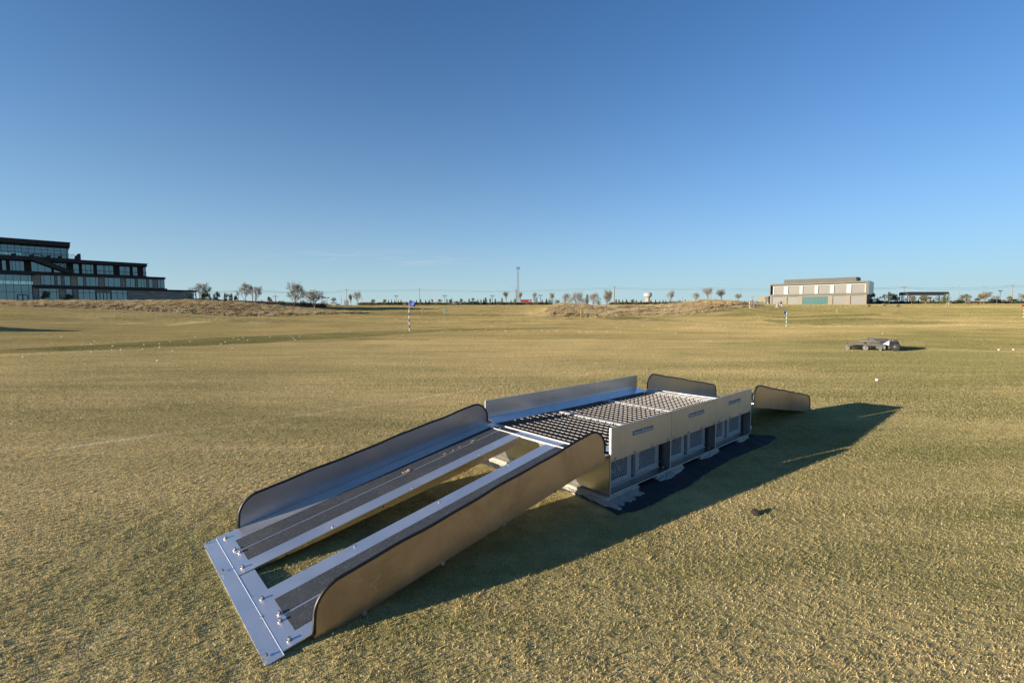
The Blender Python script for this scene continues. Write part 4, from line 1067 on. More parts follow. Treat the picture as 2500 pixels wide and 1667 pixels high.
# dry brush line along the crest behind the young trees
g3 = np.random.default_rng(12); P = []
for a_, b_, n_, d0, d1 in ((880, 1345, 900, 214, 219), (1490, 1690, 350, 214, 219), (2118, 2500, 900, 216, 222), (560, 790, 500, 168, 174)):
    u_ = g3.uniform(a_, b_, n_); d_ = g3.uniform(d0, d1, n_); P.append(np.stack([(u_ - HX) / F * d_, d_, hgt((u_ - HX) / F * d_, d_) - .1], 1))
P = np.concatenate(P)
bt = []
for i in range(2):
    g = np.random.default_rng(300 + i); V, Fc = [], []
    for _ in range(160): quad(V, Fc, g.normal(0, 1, 3) * np.array([.5, .4, .25]) + np.array([0, 0, .5]), g.normal(0, 1, 3), g.uniform(.05, .14), g)
    bt.append(rawmesh('brush_clump', V, Fc, LM[('green', 'red')[i]]))
scatter('roadside_brush', 'low brush line along the crest of the field', bt, P, g3.uniform(0, 6.28, len(P)), g3.uniform(.7, 1.5, len(P)), cat='brush')

# ================================================================== buildings
def glassmat(name, col, rough=.04, met=.85):
    m, nt, b = newmat(name); b.inputs['Base Color'].default_value = col + (1,); b.inputs['Metallic'].default_value = met; b.inputs['Roughness'].default_value = rough
    bn = N(nt, 'ShaderNodeBump'); bn.inputs['Strength'].default_value = .02; bn.inputs['Distance'].default_value = .05
    nt.links.new(noise(nt, objvec(nt), .8, 2), bn.inputs['Height']); nt.links.new(bn.outputs['Normal'], b.inputs['Normal']); return m
def stonemat(name, c1, c2, sx=1.2, sz=.3):
    m, nt, b = newmat(name); tc = N(nt, 'ShaderNodeTexCoord'); mp = N(nt, 'ShaderNodeMapping'); mp.inputs['Rotation'].default_value = (R(90), 0, 0)
    nt.links.new(tc.outputs['Object'], mp.inputs['Vector'])
    br = N(nt, 'ShaderNodeTexBrick'); br.inputs['Scale'].default_value = 1.0; br.inputs['Brick Width'].default_value = sx; br.inputs['Row Height'].default_value = sz; br.inputs['Mortar Size'].default_value = .02
    br.inputs['Color1'].default_value = c1 + (1,); br.inputs['Color2'].default_value = c2 + (1,); br.inputs['Mortar'].default_value = tuple(x * .5 for x in c1) + (1,)
    nt.links.new(mp.outputs[0], br.inputs['Vector']); nt.links.new(mixc(nt, mathn(nt, 'MULTIPLY', noise(nt, tc.outputs['Object'], .7, 4), .5), br.outputs['Color'], c2), b.inputs['Base Color']); b.inputs['Roughness'].default_value = .9; return m
M['glass_dark'] = glassmat('dark_reflective_glass', (.13, .20, .235)); M['glass_green'] = glassmat('green_reflective_glass', (.16, .29, .27), .08, .8)
M['glass_light'] = glassmat('sky_seen_through_glass', (.34, .50, .50), .05)
M['stone'] = stonemat('mixed_ledge_stone', (.42, .35, .27), (.24, .205, .17)); M['stone_dark'] = stonemat('dark_brown_cladding', (.030, .024, .022), (.022, .018, .018), 2.5, .25)
M['slab'] = simple('charcoal_fascia', (.010, .010, .014), .55, .2, .15, 2); M['frame_dark'] = simple('dark_window_frame', (.015, .017, .018), .5, .3, .1)
M['cladding'] = simple('warm_grey_concrete_panel', (.100, .101, .085), .85, 0, .08, .6, .1); M['cream'] = simple('cream_concrete', (.168, .156, .12), .85, 0, .07, .8, .1)
M['shutter'] = simple('grey_roller_shutter', (.112, .112, .103), .6, .1, .05, .5); M['lining'] = simple('white_lining', (.30, .295, .285), .6, 0, .03); M['louvre'] = simple('grey_louvre_screen', (.065, .063, .055), .7, .1, .08, .5)
M['side_and_shade'] = glassmat('blue_grey_side_and_shade', (.075, .10, .13), .3, .6)

A1 = math.atan2(.7096, .7046)
TB = thing('terraced_building', 'dark four-storey terraced building with stone and glass walls at the left', 'building', (-120.3, 110, 0), A1)
def part(name, mat, boxes, parent=TB):
    b = MB()
    for q in boxes: b.box(*q)
    return b.build(name, mat, parent)
part('ground_floor_wall', M['stone'], [(5.8, 36.4, 0, 20, .5, 7.0)]); part('first_floor_wall', M['stone'], [(5.8, 31.9, .02, 19, 7.6, 10.3)])
part('second_floor_wall', M['stone_dark'], [(-42, 27.95, 1.2, 20, 10.9, 13.6)]); part('hall_core', M['slab'], [(-42, 5.75, .1, 22, .5, 10.1)]); part('top_floor_core', M['slab'], [(-42, 12.5, 2.3, 21, 14.4, 17.5)])
part('roof_slab', M['slab'], [(-43, 12.85, -.9, 22, 17.45, 18.3), (-43, 12.95, -1.0, 22.1, 18.3, 18.5)])
part('terrace_slab', M['slab'], [(-43, 13.6, -1.2, 21, 13.5, 14.45), (13.6, 28.1, -.5, 21, 13.5, 14.2), (13.6, 28.25, -.6, 21, 14.2, 14.34)])
part('terrace_slab', M['slab'], [(-43, 6.3, -1.0, 21, 10.0, 10.95), (6.3, 28.2, -.6, 20, 10.25, 10.85), (28.2, 32.1, -.4, 20, 10.25, 10.8)])
part('terrace_slab', M['slab'], [(5.9, 32.4, -.5, 20, 7.0, 7.68), (32.4, 39.6, -.4, 20, 6.95, 7.36)])
part('canopy_post', M['frame_dark'], [(39.1, 39.3, -.2, .0, 3.5, 6.95)]); part('entrance_glass', M['glass_dark'], [(36.45, 38.9, .8, .9, 3.5, 6.9)])
def window(name, t0, t1, z0, z1, mull, y=-.03, trans=(), glass='glass_dark', parent=TB, fw=.09, out=-1):
    b = MB(); ya, yb = (y - .08, y + .05) if out < 0 else (y - .05, y + .08)
    for t in [t0, t1] + list(mull): b.box(t - fw / 2, t + fw / 2, ya, yb, z0, z1)
    for z in [z0, z1] + list(trans): b.box(t0 + fw / 2 + .001, t1 - fw / 2 - .001, ya + .006, yb - .006, z - fw / 2, z + fw / 2)
    o = b.build(name, M['frame_dark'], parent); b = MB(); b.box(t0 + .02, t1 - .02, y - .01, y + .02, z0 + .02, z1 - .02); b.build('pane', M[glass], o); return o
for t0, t1, mu in ((7.33, 9.66, (7.83, 9.02)), (10.17, 10.85, ()), (11.45, 12.54, ()), (13.86, 14.96, ()), (15.5, 17.88, (16.23, 17.33)), (19.1, 22.32, (19.82, 21.0)), (23.44, 25.34, (24.37,)), (25.95, 27.8, (26.66, 27.3)), (28.32, 29.22, ()), (30.32, 31.83, (31.0,))):
    window('window', t0, t1, 7.78, 10.12, mu, -.03)
for t0, t1, mu in ((6.84, 10.34, (8.65, 7.4, 9.9)), (11.62, 12.75, ()), (13.89, 17.14, (14.87, 16.04)), (20.33, 23.54, (21.48, 22.65))): window('window', t0, t1, 3.3, 6.9, mu, -.03, (6.1,))
d_ = window('entrance_door', 17.33, 20.14, 3.3, 6.2, (18.0, 18.7, 19.4), -.1, (), 'glass_dark', TB, .16)
for t0, t1, mu in ((-9, -7, (-8,)), (-5.5, -2, (-4, -3)), (-1, .44, ()), (.96, 1.65, ()), (2.23, 4.6, (2.6, 3.2, 3.9)), (5.79, 9.3, (6.93, 8.16)), (9.69, 12.02, (10.9,)), (13.27, 14.34, ()), (14.91, 17.14, (15.6, 16.6)), (17.79, 21.1, (19.1, 19.38, 20.23)), (22.36, 24.53, (23.34, 23.7)), (25.1, 26.15, ()), (27.35, 27.95, ())):
    window('window', t0, t1, 11.0, 13.35, mu, 1.15)
window('curtain_wall', -42, 12.55, 14.5, 17.45, [-42 + 1.13 * k for k in range(1, 49)], 2.2, (15.5, 16.5), fw=.07)
window('curtain_wall', -42, 5.7, 3.2, 10.0, [-42 + 1.24 * k for k in range(1, 39)], -.05, (5.9, 7.65), fw=.07)
part('see_through_strip', M['glass_light'], [(-25 + 1.24 * k + .05, -25 + 1.24 * k + 1.15, -.085, -.065, 7.75, 8.5) for k in range(0, 25)])  # paler strips: sky seen through the floors, put into the pane colour
part('see_through_strip', M['glass_light'], [(-25 + 1.13 * k + .05, -25 + 1.13 * k + 1.05, 2.165, 2.18, 14.95, 15.35) for k in range(0, 27) if k % 7 != 5])
window('side_door', 3.2, 4.9, 3.2, 5.3, (4.05,), -.14, (), 'glass_dark', TB, .2)
st = MB()
st.prism([(5.9, 14.3), (7.1, 14.3), (13.2, 11.3), (13.2, 10.9), (12.0, 10.9), (5.9, 13.6)], 'y', -1.9, -1.75); st.prism([(5.9, 14.3), (7.1, 14.3), (13.2, 11.3), (13.2, 10.9), (12.0, 10.9), (5.9, 13.6)], 'y', -.9, -.75)
for k in range(18): st.box(6.6 + k * .36, 6.96 + k * .36, -1.75, -.9, 13.95 - k * .172, 14.0 - k * .172)
for y in (-1.83, -.83):
    st.tube([(6, y, 15.1), (7.1, y, 15.1), (13.2, y, 12.1)], .04, 5)
    for k in range(9): st.tube([(7.1 + k * .75, y, 14.2 - k * .369), (7.1 + k * .75, y, 15.1 - k * .369)], .025, 4)
st.build('outside_stair', M['frame_dark'], TB)
rl = MB()
for z0, t0, t1, y in ((14.45, -25, 5.8, -1.1), (14.45, 7.6, 13.5, -1.1), (10.88, 13.4, 28.1, -.5)):
    for zz in (1.02,): rl.tube([(t0, y, z0 + zz), (t1, y, z0 + zz)], .03, 4)
    k = t0
    while k < t1: rl.tube([(k, y, z0), (k, y, z0 + 1.0)], .022, 4); k += 1.2
rl.build('terrace_railing', M['frame_dark'], TB)
rb = MB(); rb.prism([(13.7, 14.34), (14.75, 14.34), (14.75, 15.9), (14.3, 15.9), (13.7, 15.2)], 'y', -.4, 3); rb.build('roof_screen', M['slab'], TB)
rb = MB()
for k in range(6): rb.box(12.7 + k * .18, 12.74 + k * .18, 0, .04, 14.45, 15.6)
rb.box(12.6, 13.7, 0, .04, 15.56, 15.6); rb.build('roof_gate', M['frame_dark'], TB)
for i, (t, z, r_) in enumerate(((3, 14.5, .3), (6.0, 14.5, .3), (8.9, 14.5, .3), (10.9, 14.5, .3))):
    b = MB(); b.lathe([(.35, 0), (.4, .4), (.3, .45), (.05, .46)], 8, 0, (t, -.5, z)); b.box(t + .25, t + .35, -.9, -.1, z + .1, z + .9); b.build('terrace_chair', M['frame_dark'], TB)
# two small trees and a shrub row before the stone front
for t, y, ky, w_, h_, lab in ((7.9, -3.2, 'round', 1.7, 2.9, 'small round tree before the ground floor windows of the dark terraced building'), (12.0, -3.2, 'round', 2.2, 2.2, 'lower dark tree between the ground floor windows of the dark building')):
    x = -120.3 + .7046 * t + .7096 * -y; yy = 110 + .7096 * t - .7046 * -y
    o = copy_tree(proto[[k for k in proto if k[0] == 'round'][0]]); o['label'] = lab; o['group'] = 'small trees before the terraced building'; o.location = (x, yy, H(x, yy) - .1); o.scale = (w_, w_, h_)

# the grey two-storey building on the right
A2 = math.atan2(.677, -.736)
GB = thing('training_building', 'grey two-storey building with white framed upper openings and grey shutters at the right', 'building', (151.4, 200, 0), A2)
def gp(name, mat, boxes): return part(name, mat, boxes, GB)
GBL = 37.48
gp('lower_wall', M['cream'], [(.35, 1.35, -18, 0, 1.5, 8.0), (6.03, 7.72, -18, 0, 1.5, 8.0), (12.45, 14.15, -18, 0, 1.5, 8.0), (24.02, 25.62, -18, 0, 1.5, 8.0), (30.3, 32.11, -18, 0, 1.5, 8.0), (36.71, 37.5, -18, 0, 1.5, 8.0),
    (1.35, 6.03, -18, -.02, 7.6, 7.99), (7.72, 12.45, -18, -.02, 7.6, 7.99), (14.15, 24.02, -18, -.02, 7.45, 7.99), (25.62, 30.3, -18, -.02, 7.6, 7.99), (32.11, 36.71, -18, -.02, 7.6, 7.99), (.4, 37.4, -17.9, -.5, 1.6, 4.0)])
for t0, t1 in ((1.35, 6.03), (7.72, 12.45), (25.62, 30.3), (32.11, 36.71)):
    b = MB(); b.box(t0, t1, -.6, -.45, 3.0, 7.6); b.box(t0, t1, -.45, -.40, 4.95, 5.0); b.box(t0, t1, -.45, -.40, 4.5, 4.54); b.build('roller_shutter', M['shutter'], GB)
window('window_band', 14.15, 24.02, 4.0, 7.45, [14.15 + 1.234 * k for k in range(1, 8)], -.3, (), 'glass_green', GB, .09, 1)
gp('upper_frame', M['cladding'], [(-.08, GBL, -18.2, .55, 13.05, 13.8), (-.08, .72, -18.2, .548, 8.78, 13.05), (37.22, GBL, -18.2, .548, 8.78, 13.05), (-.08, GBL, -18.2, .55, 8.02, 8.78)])
lin = [(.72, 37.22, -1.2, -.9, 12.45, 13.05)] + [(a, b_, -1.2, -.9, 8.78, 12.45) for a, b_ in ((.78, 1.19), (5.92, 7.62), (12.23, 13.66), (18.16, 19.52), (24.26, 25.45), (30.18, 31.91))]
gp('white_lining', M['lining'], lin)
gp('left_reveal_shade', M['side_and_shade'], [(36.33, 37.22, -1.3, -1.2, 8.78, 12.45)])  # dark blue panel: the reveal's shadow put into its colour
for t0, t1 in ((31.91, 36.33), (25.45, 30.18), (19.52, 24.26), (13.66, 18.16), (7.62, 12.23), (1.19, 5.92)):
    b = MB(); b.box(t0, t1, -1.6, -1.4, 8.78, 12.45); b.box(t0, t1, -1.4, -1.36, 9.2, 9.25); b.build('upper_shutter', M['shutter'], GB)
pb = MB(); pb.prism([(32.46, -3), (4.6, -3), (3.95, -3.8), (3.95, -12), (32.46, -12)], 'z', 13.8, 15.75); pb.build('roof_plant_screen', M['louvre'], GB)
gp('side_cladding', M['side_and_shade'], [(-.3, -.082, -18.2, .3, 8.1, 13.9)]); gp('dark_side_wall', M['slab'], [(.2, .345, -18, -.3, 2, 8.0)])
# concrete shed with outside stair at the left end
SH = thing('concrete_shed', 'low plain concrete shed with black outside stair at the left end of the grey building', 'shed', (151.4 - .736 * 38.2, 200 + .677 * 38.2, 0), A2)
part('shed_wall', M['cream'], [(0, 4.9, -6, 0, 1.5, 8.1)], SH)
b = MB(); b.prism([(-.4, 6.4), (.9, 6.4), (1.6, 3.9), (1.3, 3.9), (.7, 6.1), (-.4, 6.1)], 'y', .3, .45); b.prism([(-.6, 3.9), (-.3, 3.9), (.3, 6.1), (0, 6.1)], 'y', .3, .45)
for k in range(7): b.tube([(-.4 + k * .3, .4, 6.4), (-.4 + k * .3, .4, 7.6)], .04, 4)
b.tube([(-.4, .4, 7.6), (1.5, .4, 7.6)], .05, 4); b.build('outside_stair', M['frame_dark'], SH)

# water tower, mast, canopy, store
D = 1500; x = px2x(1580.3, D); zb = H(x, D)
WT = thing('water_tower', 'white bowl-topped water tower on the skyline', 'water tower', (x, D, zb))
zt = py2z(715, D) - zb; zc = py2z(725, D) - zb
b = MB(); b.lathe([(9, 0), (7.6, 5), (6.9, 20), (6.9, zc - 4), (8.5, zc - 1)], 24); b.build('shaft', simple('cream_tank_paint', (.27, .245, .205), .6, 0, .04, .05), WT, smooth=False)
b = MB(); b.lathe([(7, zc - 3.5), (12.4, zc + 1), (12.9, zc + 3), (12.9, zc + 8), (12.2, zt - 2.2), (8, zt - .4), (.5, zt)], 28); b.build('bowl', M['white'], WT, smooth=True)
for k in range(8):
    a = k * math.pi / 4; b = MB(); b.tube([(7.4 * math.cos(a), 7.4 * math.sin(a), 0), (7.3 * math.cos(a), 7.3 * math.sin(a), zc - 3)], .5, 5); b.build('rib', M['white'], WT)
D = 240; x = px2x(1264.4, D); zb = H(x, D); hh = py2z(654, D) - zb
MS = thing('radio_mast', 'tall grey lattice mast with aerials on top standing on the skyline', 'mast', (x, D, zb), .3)
b = MB(); ft = lambda z: .95 - .62 * z / hh
for k in range(3):
    a = 2 * math.pi * k / 3; b.tube([(ft(0) * math.cos(a), ft(0) * math.sin(a), 0), (ft(hh) * math.cos(a), ft(hh) * math.sin(a), hh)], .07, 5)
z = 0; i = 0
while z < hh - 1:
    z2 = z + .9
    for k in range(3):
        a, a2 = 2 * math.pi * k / 3, 2 * math.pi * (k + 1) / 3
        b.tube([(ft(z) * math.cos(a), ft(z) * math.sin(a), z), (ft(z2) * math.cos(a2), ft(z2) * math.sin(a2), z2)], .035, 4); b.tube([(ft(z) * math.cos(a2), ft(z) * math.sin(a2), z), (ft(z2) * math.cos(a), ft(z2) * math.sin(a), z2)], .03, 4)
    z = z2
b.build('lattice', M['steel_grey'], MS)
for dx in (-.75, .1, .85):
    b = MB(); b.box(dx - .12, dx + .12, -.1, .1, hh - 1.0, hh + .35); b.tube([(0, 0, hh - .5), (dx, 0, hh - .4)], .04, 4); b.build('aerial', M['steel_grey'], MS)
b = MB(); b.box(-1.1, -.8, -.15, .15, 0, hh * .42); b.build('cable_duct', simple('brown_duct', (.13, .10, .08), .8), MS)
D = 228; x0, x1 = px2x(1272, D), px2x(1297.5, D); zb = H((x0 + x1) / 2, D)
ST = thing('roadside_store', 'low red and white roadside store on the skyline right of the lattice mast', 'store', ((x0 + x1) / 2, D, zb)); hw = (x1 - x0) / 2; zt = py2z(731.5, D) - zb; zm = py2z(737.5, D) - zb
part('store_wall', M['white'], [(-hw, hw, 0, 6, -1, zm)], ST); part('red_fascia', simple('red_fascia_paint', (.22, .02, .02), .5, 0, .08), [(-hw - .1, hw + .1, -.2, 6.2, zm, zt)], ST); part('white_fascia_patch', M['white'], [(hw * .45, hw * .8, -.25, -.2, zm + .15, zm + .75)], ST)
part('store_window', M['glass_dark'], [(-hw * .9, hw * .1, -.04, 0, zm - 1.0, zm - .25)], ST)

# canopy shelter on the right
D = 215; x0, x1 = px2x(2212, D), px2x(2314.5, D); zb = H((x0 + x1) / 2, D); hw = (x1 - x0) / 2
CN = thing('canopy_shelter', 'long dark fabric canopy shelter on posts right of the grey building', 'canopy', ((x0 + x1) / 2, D, zb)); za, zc_ = py2z(722, D) - zb, py2z(714.5, D) - zb
b = MB(); b.prism([(0, za), (5, za), (4.6, zc_ - .1), (.6, zc_)], 'x', -hw, hw); b.build('roof', M['black'], CN)
b = MB(); b.box(-hw, hw, -.05, .05, za - .35, za - .22)
for k in range(14): b.tube([(-hw + k * hw / 7, 0, za - .3), (-hw + (k + 1) * hw / 7, 0, za)], .04, 4)
b.build('truss', M['steel_grey'], CN)
for xx in (-hw + .3, -hw + 1.2, hw - .6):
    for yy in (0.2, 4.6): b = MB(); b.box(xx - .12, xx + .12, yy - .12, yy + .12, -.5, za); b.build('post', M['black'], CN)
for xx in (-hw - .2, hw - 1.0): b = MB(); b.box(xx - .35, xx + .35, -.2, .1, za - .1, za + .35); b.build('lamp_box', M['white'], CN)
for xx in (-hw * .85, 0): b = MB(); b.box(xx - .35, xx + .35, 1, 1.6, zc_ - .05, zc_ + .2); b.build('roof_vent', M['white'], CN)

# grey site wall with pale roof line behind the left mound
D = 172; x0, x1 = px2x(634, D), px2x(697, D); zb = H((x0 + x1) / 2, D)
o = tag(part('boundary_wall', simple('grey_block_wall', (.12, .12, .115), .9), [(x0, x1, D, D + .4, zb - .3, py2z(735, D))], None), 'grey block wall behind the left mound beside the big sparse tree', 'wall')
SHD = thing('open_shed', 'low flat-roofed open shed behind the left mound', 'shed', (px2x(642, D + 4), D + 4, zb)); zt = py2z(730.5, D + 4) - zb
part('flat_roof', M['white'], [(-2.4, 2.6, -1, 2, zt - .25, zt)], SHD)
for xx in (-2.1, 2.3): b = MB(); b.box(xx - .08, xx + .08, -.8, -.64, -.3, zt - .25); b.build('post', M['steel_grey'], SHD)

# ================================================================== posts, lamps, cars, people
def pole_thing(name, label, cat, tx, top, D, parts, group=None, base=None):
    if base is not None: x, D = ground_hit(tx, base + .2, 20, 200)
    else: x = px2x(tx, D)
    zb = H(x, D) - .1; hh = py2z(top, D) - zb
    o = thing(name, label, cat, (x, D, zb), 0, group)
    parts(o, hh); return o
def p_pole(r0, r1, mat):
    def f(o, h): b = MB(); b.tube([(0, 0, 0), (0, 0, h)], [r0, r1], 8); b.build('pole', mat, o)
    return f
def p_utility(o, h):
    b = MB(); b.tube([(0, 0, 0), (0, 0, h)], [.17, .11], 8); b.build('pole', M['wood'], o)
    b = MB(); b.box(-1.2, 1.2, -.06, .06, h - .75, h - .6)
    for dx in (-1.1, -.4, .4, 1.1): b.lathe([(.06, h - .6), (.08, h - .45), (.03, h - .35)], 6, 0, (dx, 0, 0))
    b.build('crossarm', M['wood'], o)
def p_lamp1(o, h):
    b = MB(); b.tube([(0, 0, 0), (0, 0, h)], [.10, .06], 8); b.build('pole', M['steel_grey'], o)
    b = MB(); b.box(-.9, .05, -.12, .12, h - .1, h + .03); b.build('lamp_head', M['steel_grey'], o)
def p_lamp2(o, h):
    b = MB(); b.tube([(0, 0, 0), (0, 0, h)], [.10, .06], 8); b.tube([(0, 0, h - .4), (-1.0, 0, h + .05)], .05, 4); b.tube([(0, 0, h - .4), (1.0, 0, h + .05)], .05, 4); b.build('pole', M['steel_grey'], o)
    for s_ in (-1, 1): b = MB(); b.box(s_ * 1.35 - .4, s_ * 1.35 + .4, -.12, .12, h + .0, h + .12); b.build('lamp_head', M['steel_grey'], o)
def p_flood(o, h):
    b = MB(); b.tube([(0, 0, 0), (0, 0, h)], [.11, .08], 8); b.box(-.7, .7, -.05, .05, h - .1, h); b.box(-.5, .5, -.05, .05, h - .9, h - .82); b.box(-.25, .25, -.2, .2, 0, 1.3); b.build('pole', M['black'], o)
    for s_ in (-.55, .55): b = MB(); b.box(s_ - .28, s_ + .28, -.2, .2, h - .05, h + .35); b.build('floodlight', M['black'], o)
POLES = [(585, 711, 165, p_pole(.08, .06, M['wood']), 'plain thin pole', 'utility_pole'), (619, 698, 175, p_utility, 'brown utility pole', 'utility_pole'), (626.5, 705, 175, p_utility, 'brown utility pole', 'utility_pole'), (675, 719, 180, p_utility, 'brown utility pole', 'utility_pole'),
 (800, 727, 185, p_flood, 'dark twin floodlight post', 'floodlight_post'), (835, 722, 280, p_pole(.15, .1, M['wood']), 'plain brown pole', 'utility_pole'), (848, 705, 300, p_utility, 'tall brown utility pole', 'utility_pole'), (885, 725, 280, p_pole(.13, .1, M['wood']), 'plain brown pole', 'utility_pole'),
 (918, 708, 260, p_lamp1, 'tall thin street lamp', 'street_lamp'), (968.5, 723, 215, p_flood, 'dark twin floodlight post', 'floodlight_post'), (1025.6, 704.5, 300, p_utility, 'tall brown utility pole', 'utility_pole'), (1062, 703.5, 280, p_lamp1, 'tall thin street lamp', 'street_lamp'),
 (1086.7, 723, 212, p_flood, 'dark twin floodlight post', 'floodlight_post'), (1202.6, 723, 212, p_flood, 'dark twin floodlight post', 'floodlight_post'), (1252.7, 702, 280, p_lamp2, 'tall twin-arm street lamp', 'street_lamp'), (1319.5, 722, 214, p_flood, 'dark twin floodlight post', 'floodlight_post'),
 (1452.3, 704, 280, p_lamp1, 'tall thin street lamp', 'street_lamp'), (1498.8, 700, 270, p_pole(.28, .24, M['wood']), 'thick dark plain pole', 'utility_pole'), (1640.6, 705, 280, p_lamp2, 'tall twin-arm street lamp', 'street_lamp'), (1665, 724, 330, p_pole(.16, .1, M['wood']), 'plain brown pole', 'utility_pole'),
 (1734, 702, 290, p_utility, 'tall brown utility pole', 'utility_pole'), (1751.5, 722, 330, p_pole(.16, .1, M['wood']), 'plain brown pole', 'utility_pole'), (1804.7, 705.5, 280, p_lamp2, 'tall twin-arm street lamp', 'street_lamp'), (1836, 724, 330, p_utility, 'tall brown utility pole', 'utility_pole'),
 (2203, 700.5, 225, p_utility, 'thick dark utility pole', 'utility_pole'), (2199.5, 717, 225, p_pole(.12, .1, M['wood']), 'plain brown pole', 'utility_pole'), (2185, 723, 230, p_pole(.07, .05, M['steel_grey']), 'thin grey post', 'utility_pole'), (2324, 704, 240, p_lamp1, 'tall thin street lamp', 'street_lamp'),
 (2337, 701, 240, p_lamp1, 'tall thin street lamp', 'street_lamp'), (2400, 701.5, 250, p_lamp2, 'tall twin-arm street lamp', 'street_lamp'), (2437, 713, 225, p_flood, 'dark twin floodlight post', 'floodlight_post'), (2449, 703, 260, p_lamp1, 'tall thin street lamp', 'street_lamp'),
 (2455.5, 700, 260, p_lamp1, 'tall thin street lamp', 'street_lamp'), (2466.5, 697, 260, p_utility, 'tall brown utility pole', 'utility_pole'), (2467.5, 724.5, 240, p_pole(.16, .14, M['wood']), 'plain brown pole', 'utility_pole')]
PG = {'utility_pole': 'utility poles along the skyline', 'street_lamp': 'street lamps along the skyline', 'floodlight_post': 'floodlight posts along the field edge'}
pl = locate([(p[0], p[4]) for p in POLES])
for (tx, top, D, f, d_, nm), lb in zip(POLES, pl): pole_thing(nm, lb, {'utility_pole': 'pole', 'street_lamp': 'street lamp', 'floodlight_post': 'floodlight'}[nm], tx, top, D, f, PG[nm])
# wires
def wire(name, pts, lab):
    b = MB(); P = []
    for (xa, ya, da), (xb, yb, db) in zip(pts[:-1], pts[1:]):
        A = Vector((px2x(xa, da), da, py2z(ya, da))); B = Vector((px2x(xb, db), db, py2z(yb, db)))
        for k in range(12):
            t = k / 12; p = A.lerp(B, t); p.z -= (B - A).length * .012 * 4 * t * (1 - t); P.append(p)
    P.append(B); b.tube(P, .035, 4); tag(b.build(name, M['black'], None), lab, 'wire', 'overhead wires')
wire('overhead_wire', [(450, 711, 175), (626, 706, 175), (848, 707, 300), (1025.6, 706, 300), (1498, 702, 270), (1734, 703.5, 290), (1880, 706, 290)], 'upper thin overhead wire running along the left and middle skyline')
wire('overhead_wire', [(450, 714, 175), (626, 709, 175), (848, 710, 300), (1025.6, 709, 300), (1498, 705, 270), (1734, 707, 290), (1880, 711, 290)], 'lower thin overhead wire running along the left and middle skyline')
wire('overhead_wire', [(2120, 705, 225), (2203, 702, 225), (2324, 705, 240), (2466.5, 699, 260), (2540, 700, 260)], 'upper thin overhead wire above the dark canopy at the right')
wire('overhead_wire', [(2120, 708, 225), (2203, 705, 225), (2324, 709, 240), (2466.5, 703, 260), (2540, 704, 260)], 'lower thin overhead wire above the dark canopy at the right')

# cars
def car_meshes(kind):
    L, Hh, W2 = (4.7, 1.45, .9) if kind == 'sedan' else (4.8, 1.8, .95) if kind == 'suv' else (5.6, 1.85, .97)
    if kind == 'sedan': prof = [(-L/2, .35), (L/2, .35), (L/2, .75), (L/2 - .9, .95), (L/2 - 1.6, 1.4), (-.9, Hh), (-1.7, 1.05), (-L/2, .95)]
    elif kind == 'suv': prof = [(-L/2, .4), (L/2, .4), (L/2, .9), (L/2 - 1.0, 1.1), (L/2 - 1.6, 1.7), (-1.9, Hh), (-L/2, 1.2)]
    else: prof = [(-L/2, .5), (L/2, .5), (L/2, 1.0), (L/2 - 1.1, 1.15), (L/2 - 1.7, 1.8), (0, Hh), (-.3, 1.15), (-L/2, 1.1)]
    b = MB(); b.prism(prof, 'y', -W2, W2); body = b
    g_ = MB(); cx = .2 if kind != 'pickup' else .7; l2 = 1.0 if kind != 'suv' else 1.35
    g_.prism([(cx - l2, Hh - .42), (cx + l2 - .1, Hh - .42), (cx + l2 - .4, Hh - .1), (cx - l2 + .2, Hh - .1)], 'y', -W2 - .01, W2 + .01)
    w_ = MB(); w_.lathe([(.33, -.1), (.33, .1)], 14, axis='y')
    return body, g_, w_, L, W2
CARM = {}
def car(px_, D, kind, col, label, rz=0):
    x = px2x(px_, D); zb = H(x, D)
    if (kind, col) not in CARM: CARM[(kind, col)] = simple('car_paint', col, .3, .1, .03)
    b, g_, w_, L, W2 = car_meshes(kind); o = thing('parked_car', label, 'car', (x, D, zb), rz, 'cars parked beyond the field')
    bevel(b.build('body', CARM[(kind, col)], o), .06, 2); g_.build('window_glass', M['glass_dark'], o)
    wm = w_.mesh('wheel', M['rubber'])
    for sx in (-1, 1):
        for sy in (-1, 1):
            q = bpy.data.objects.new('wheel', wm); COL.objects.link(q); q.parent = o; q.location = (sx * L * .31, sy * (W2 - .08), .33)
navy, blue, dk, wh, sv = (.012, .02, .05), (.03, .06, .14), (.01, .011, .013), (.32, .32, .31), (.17, .18, .19)
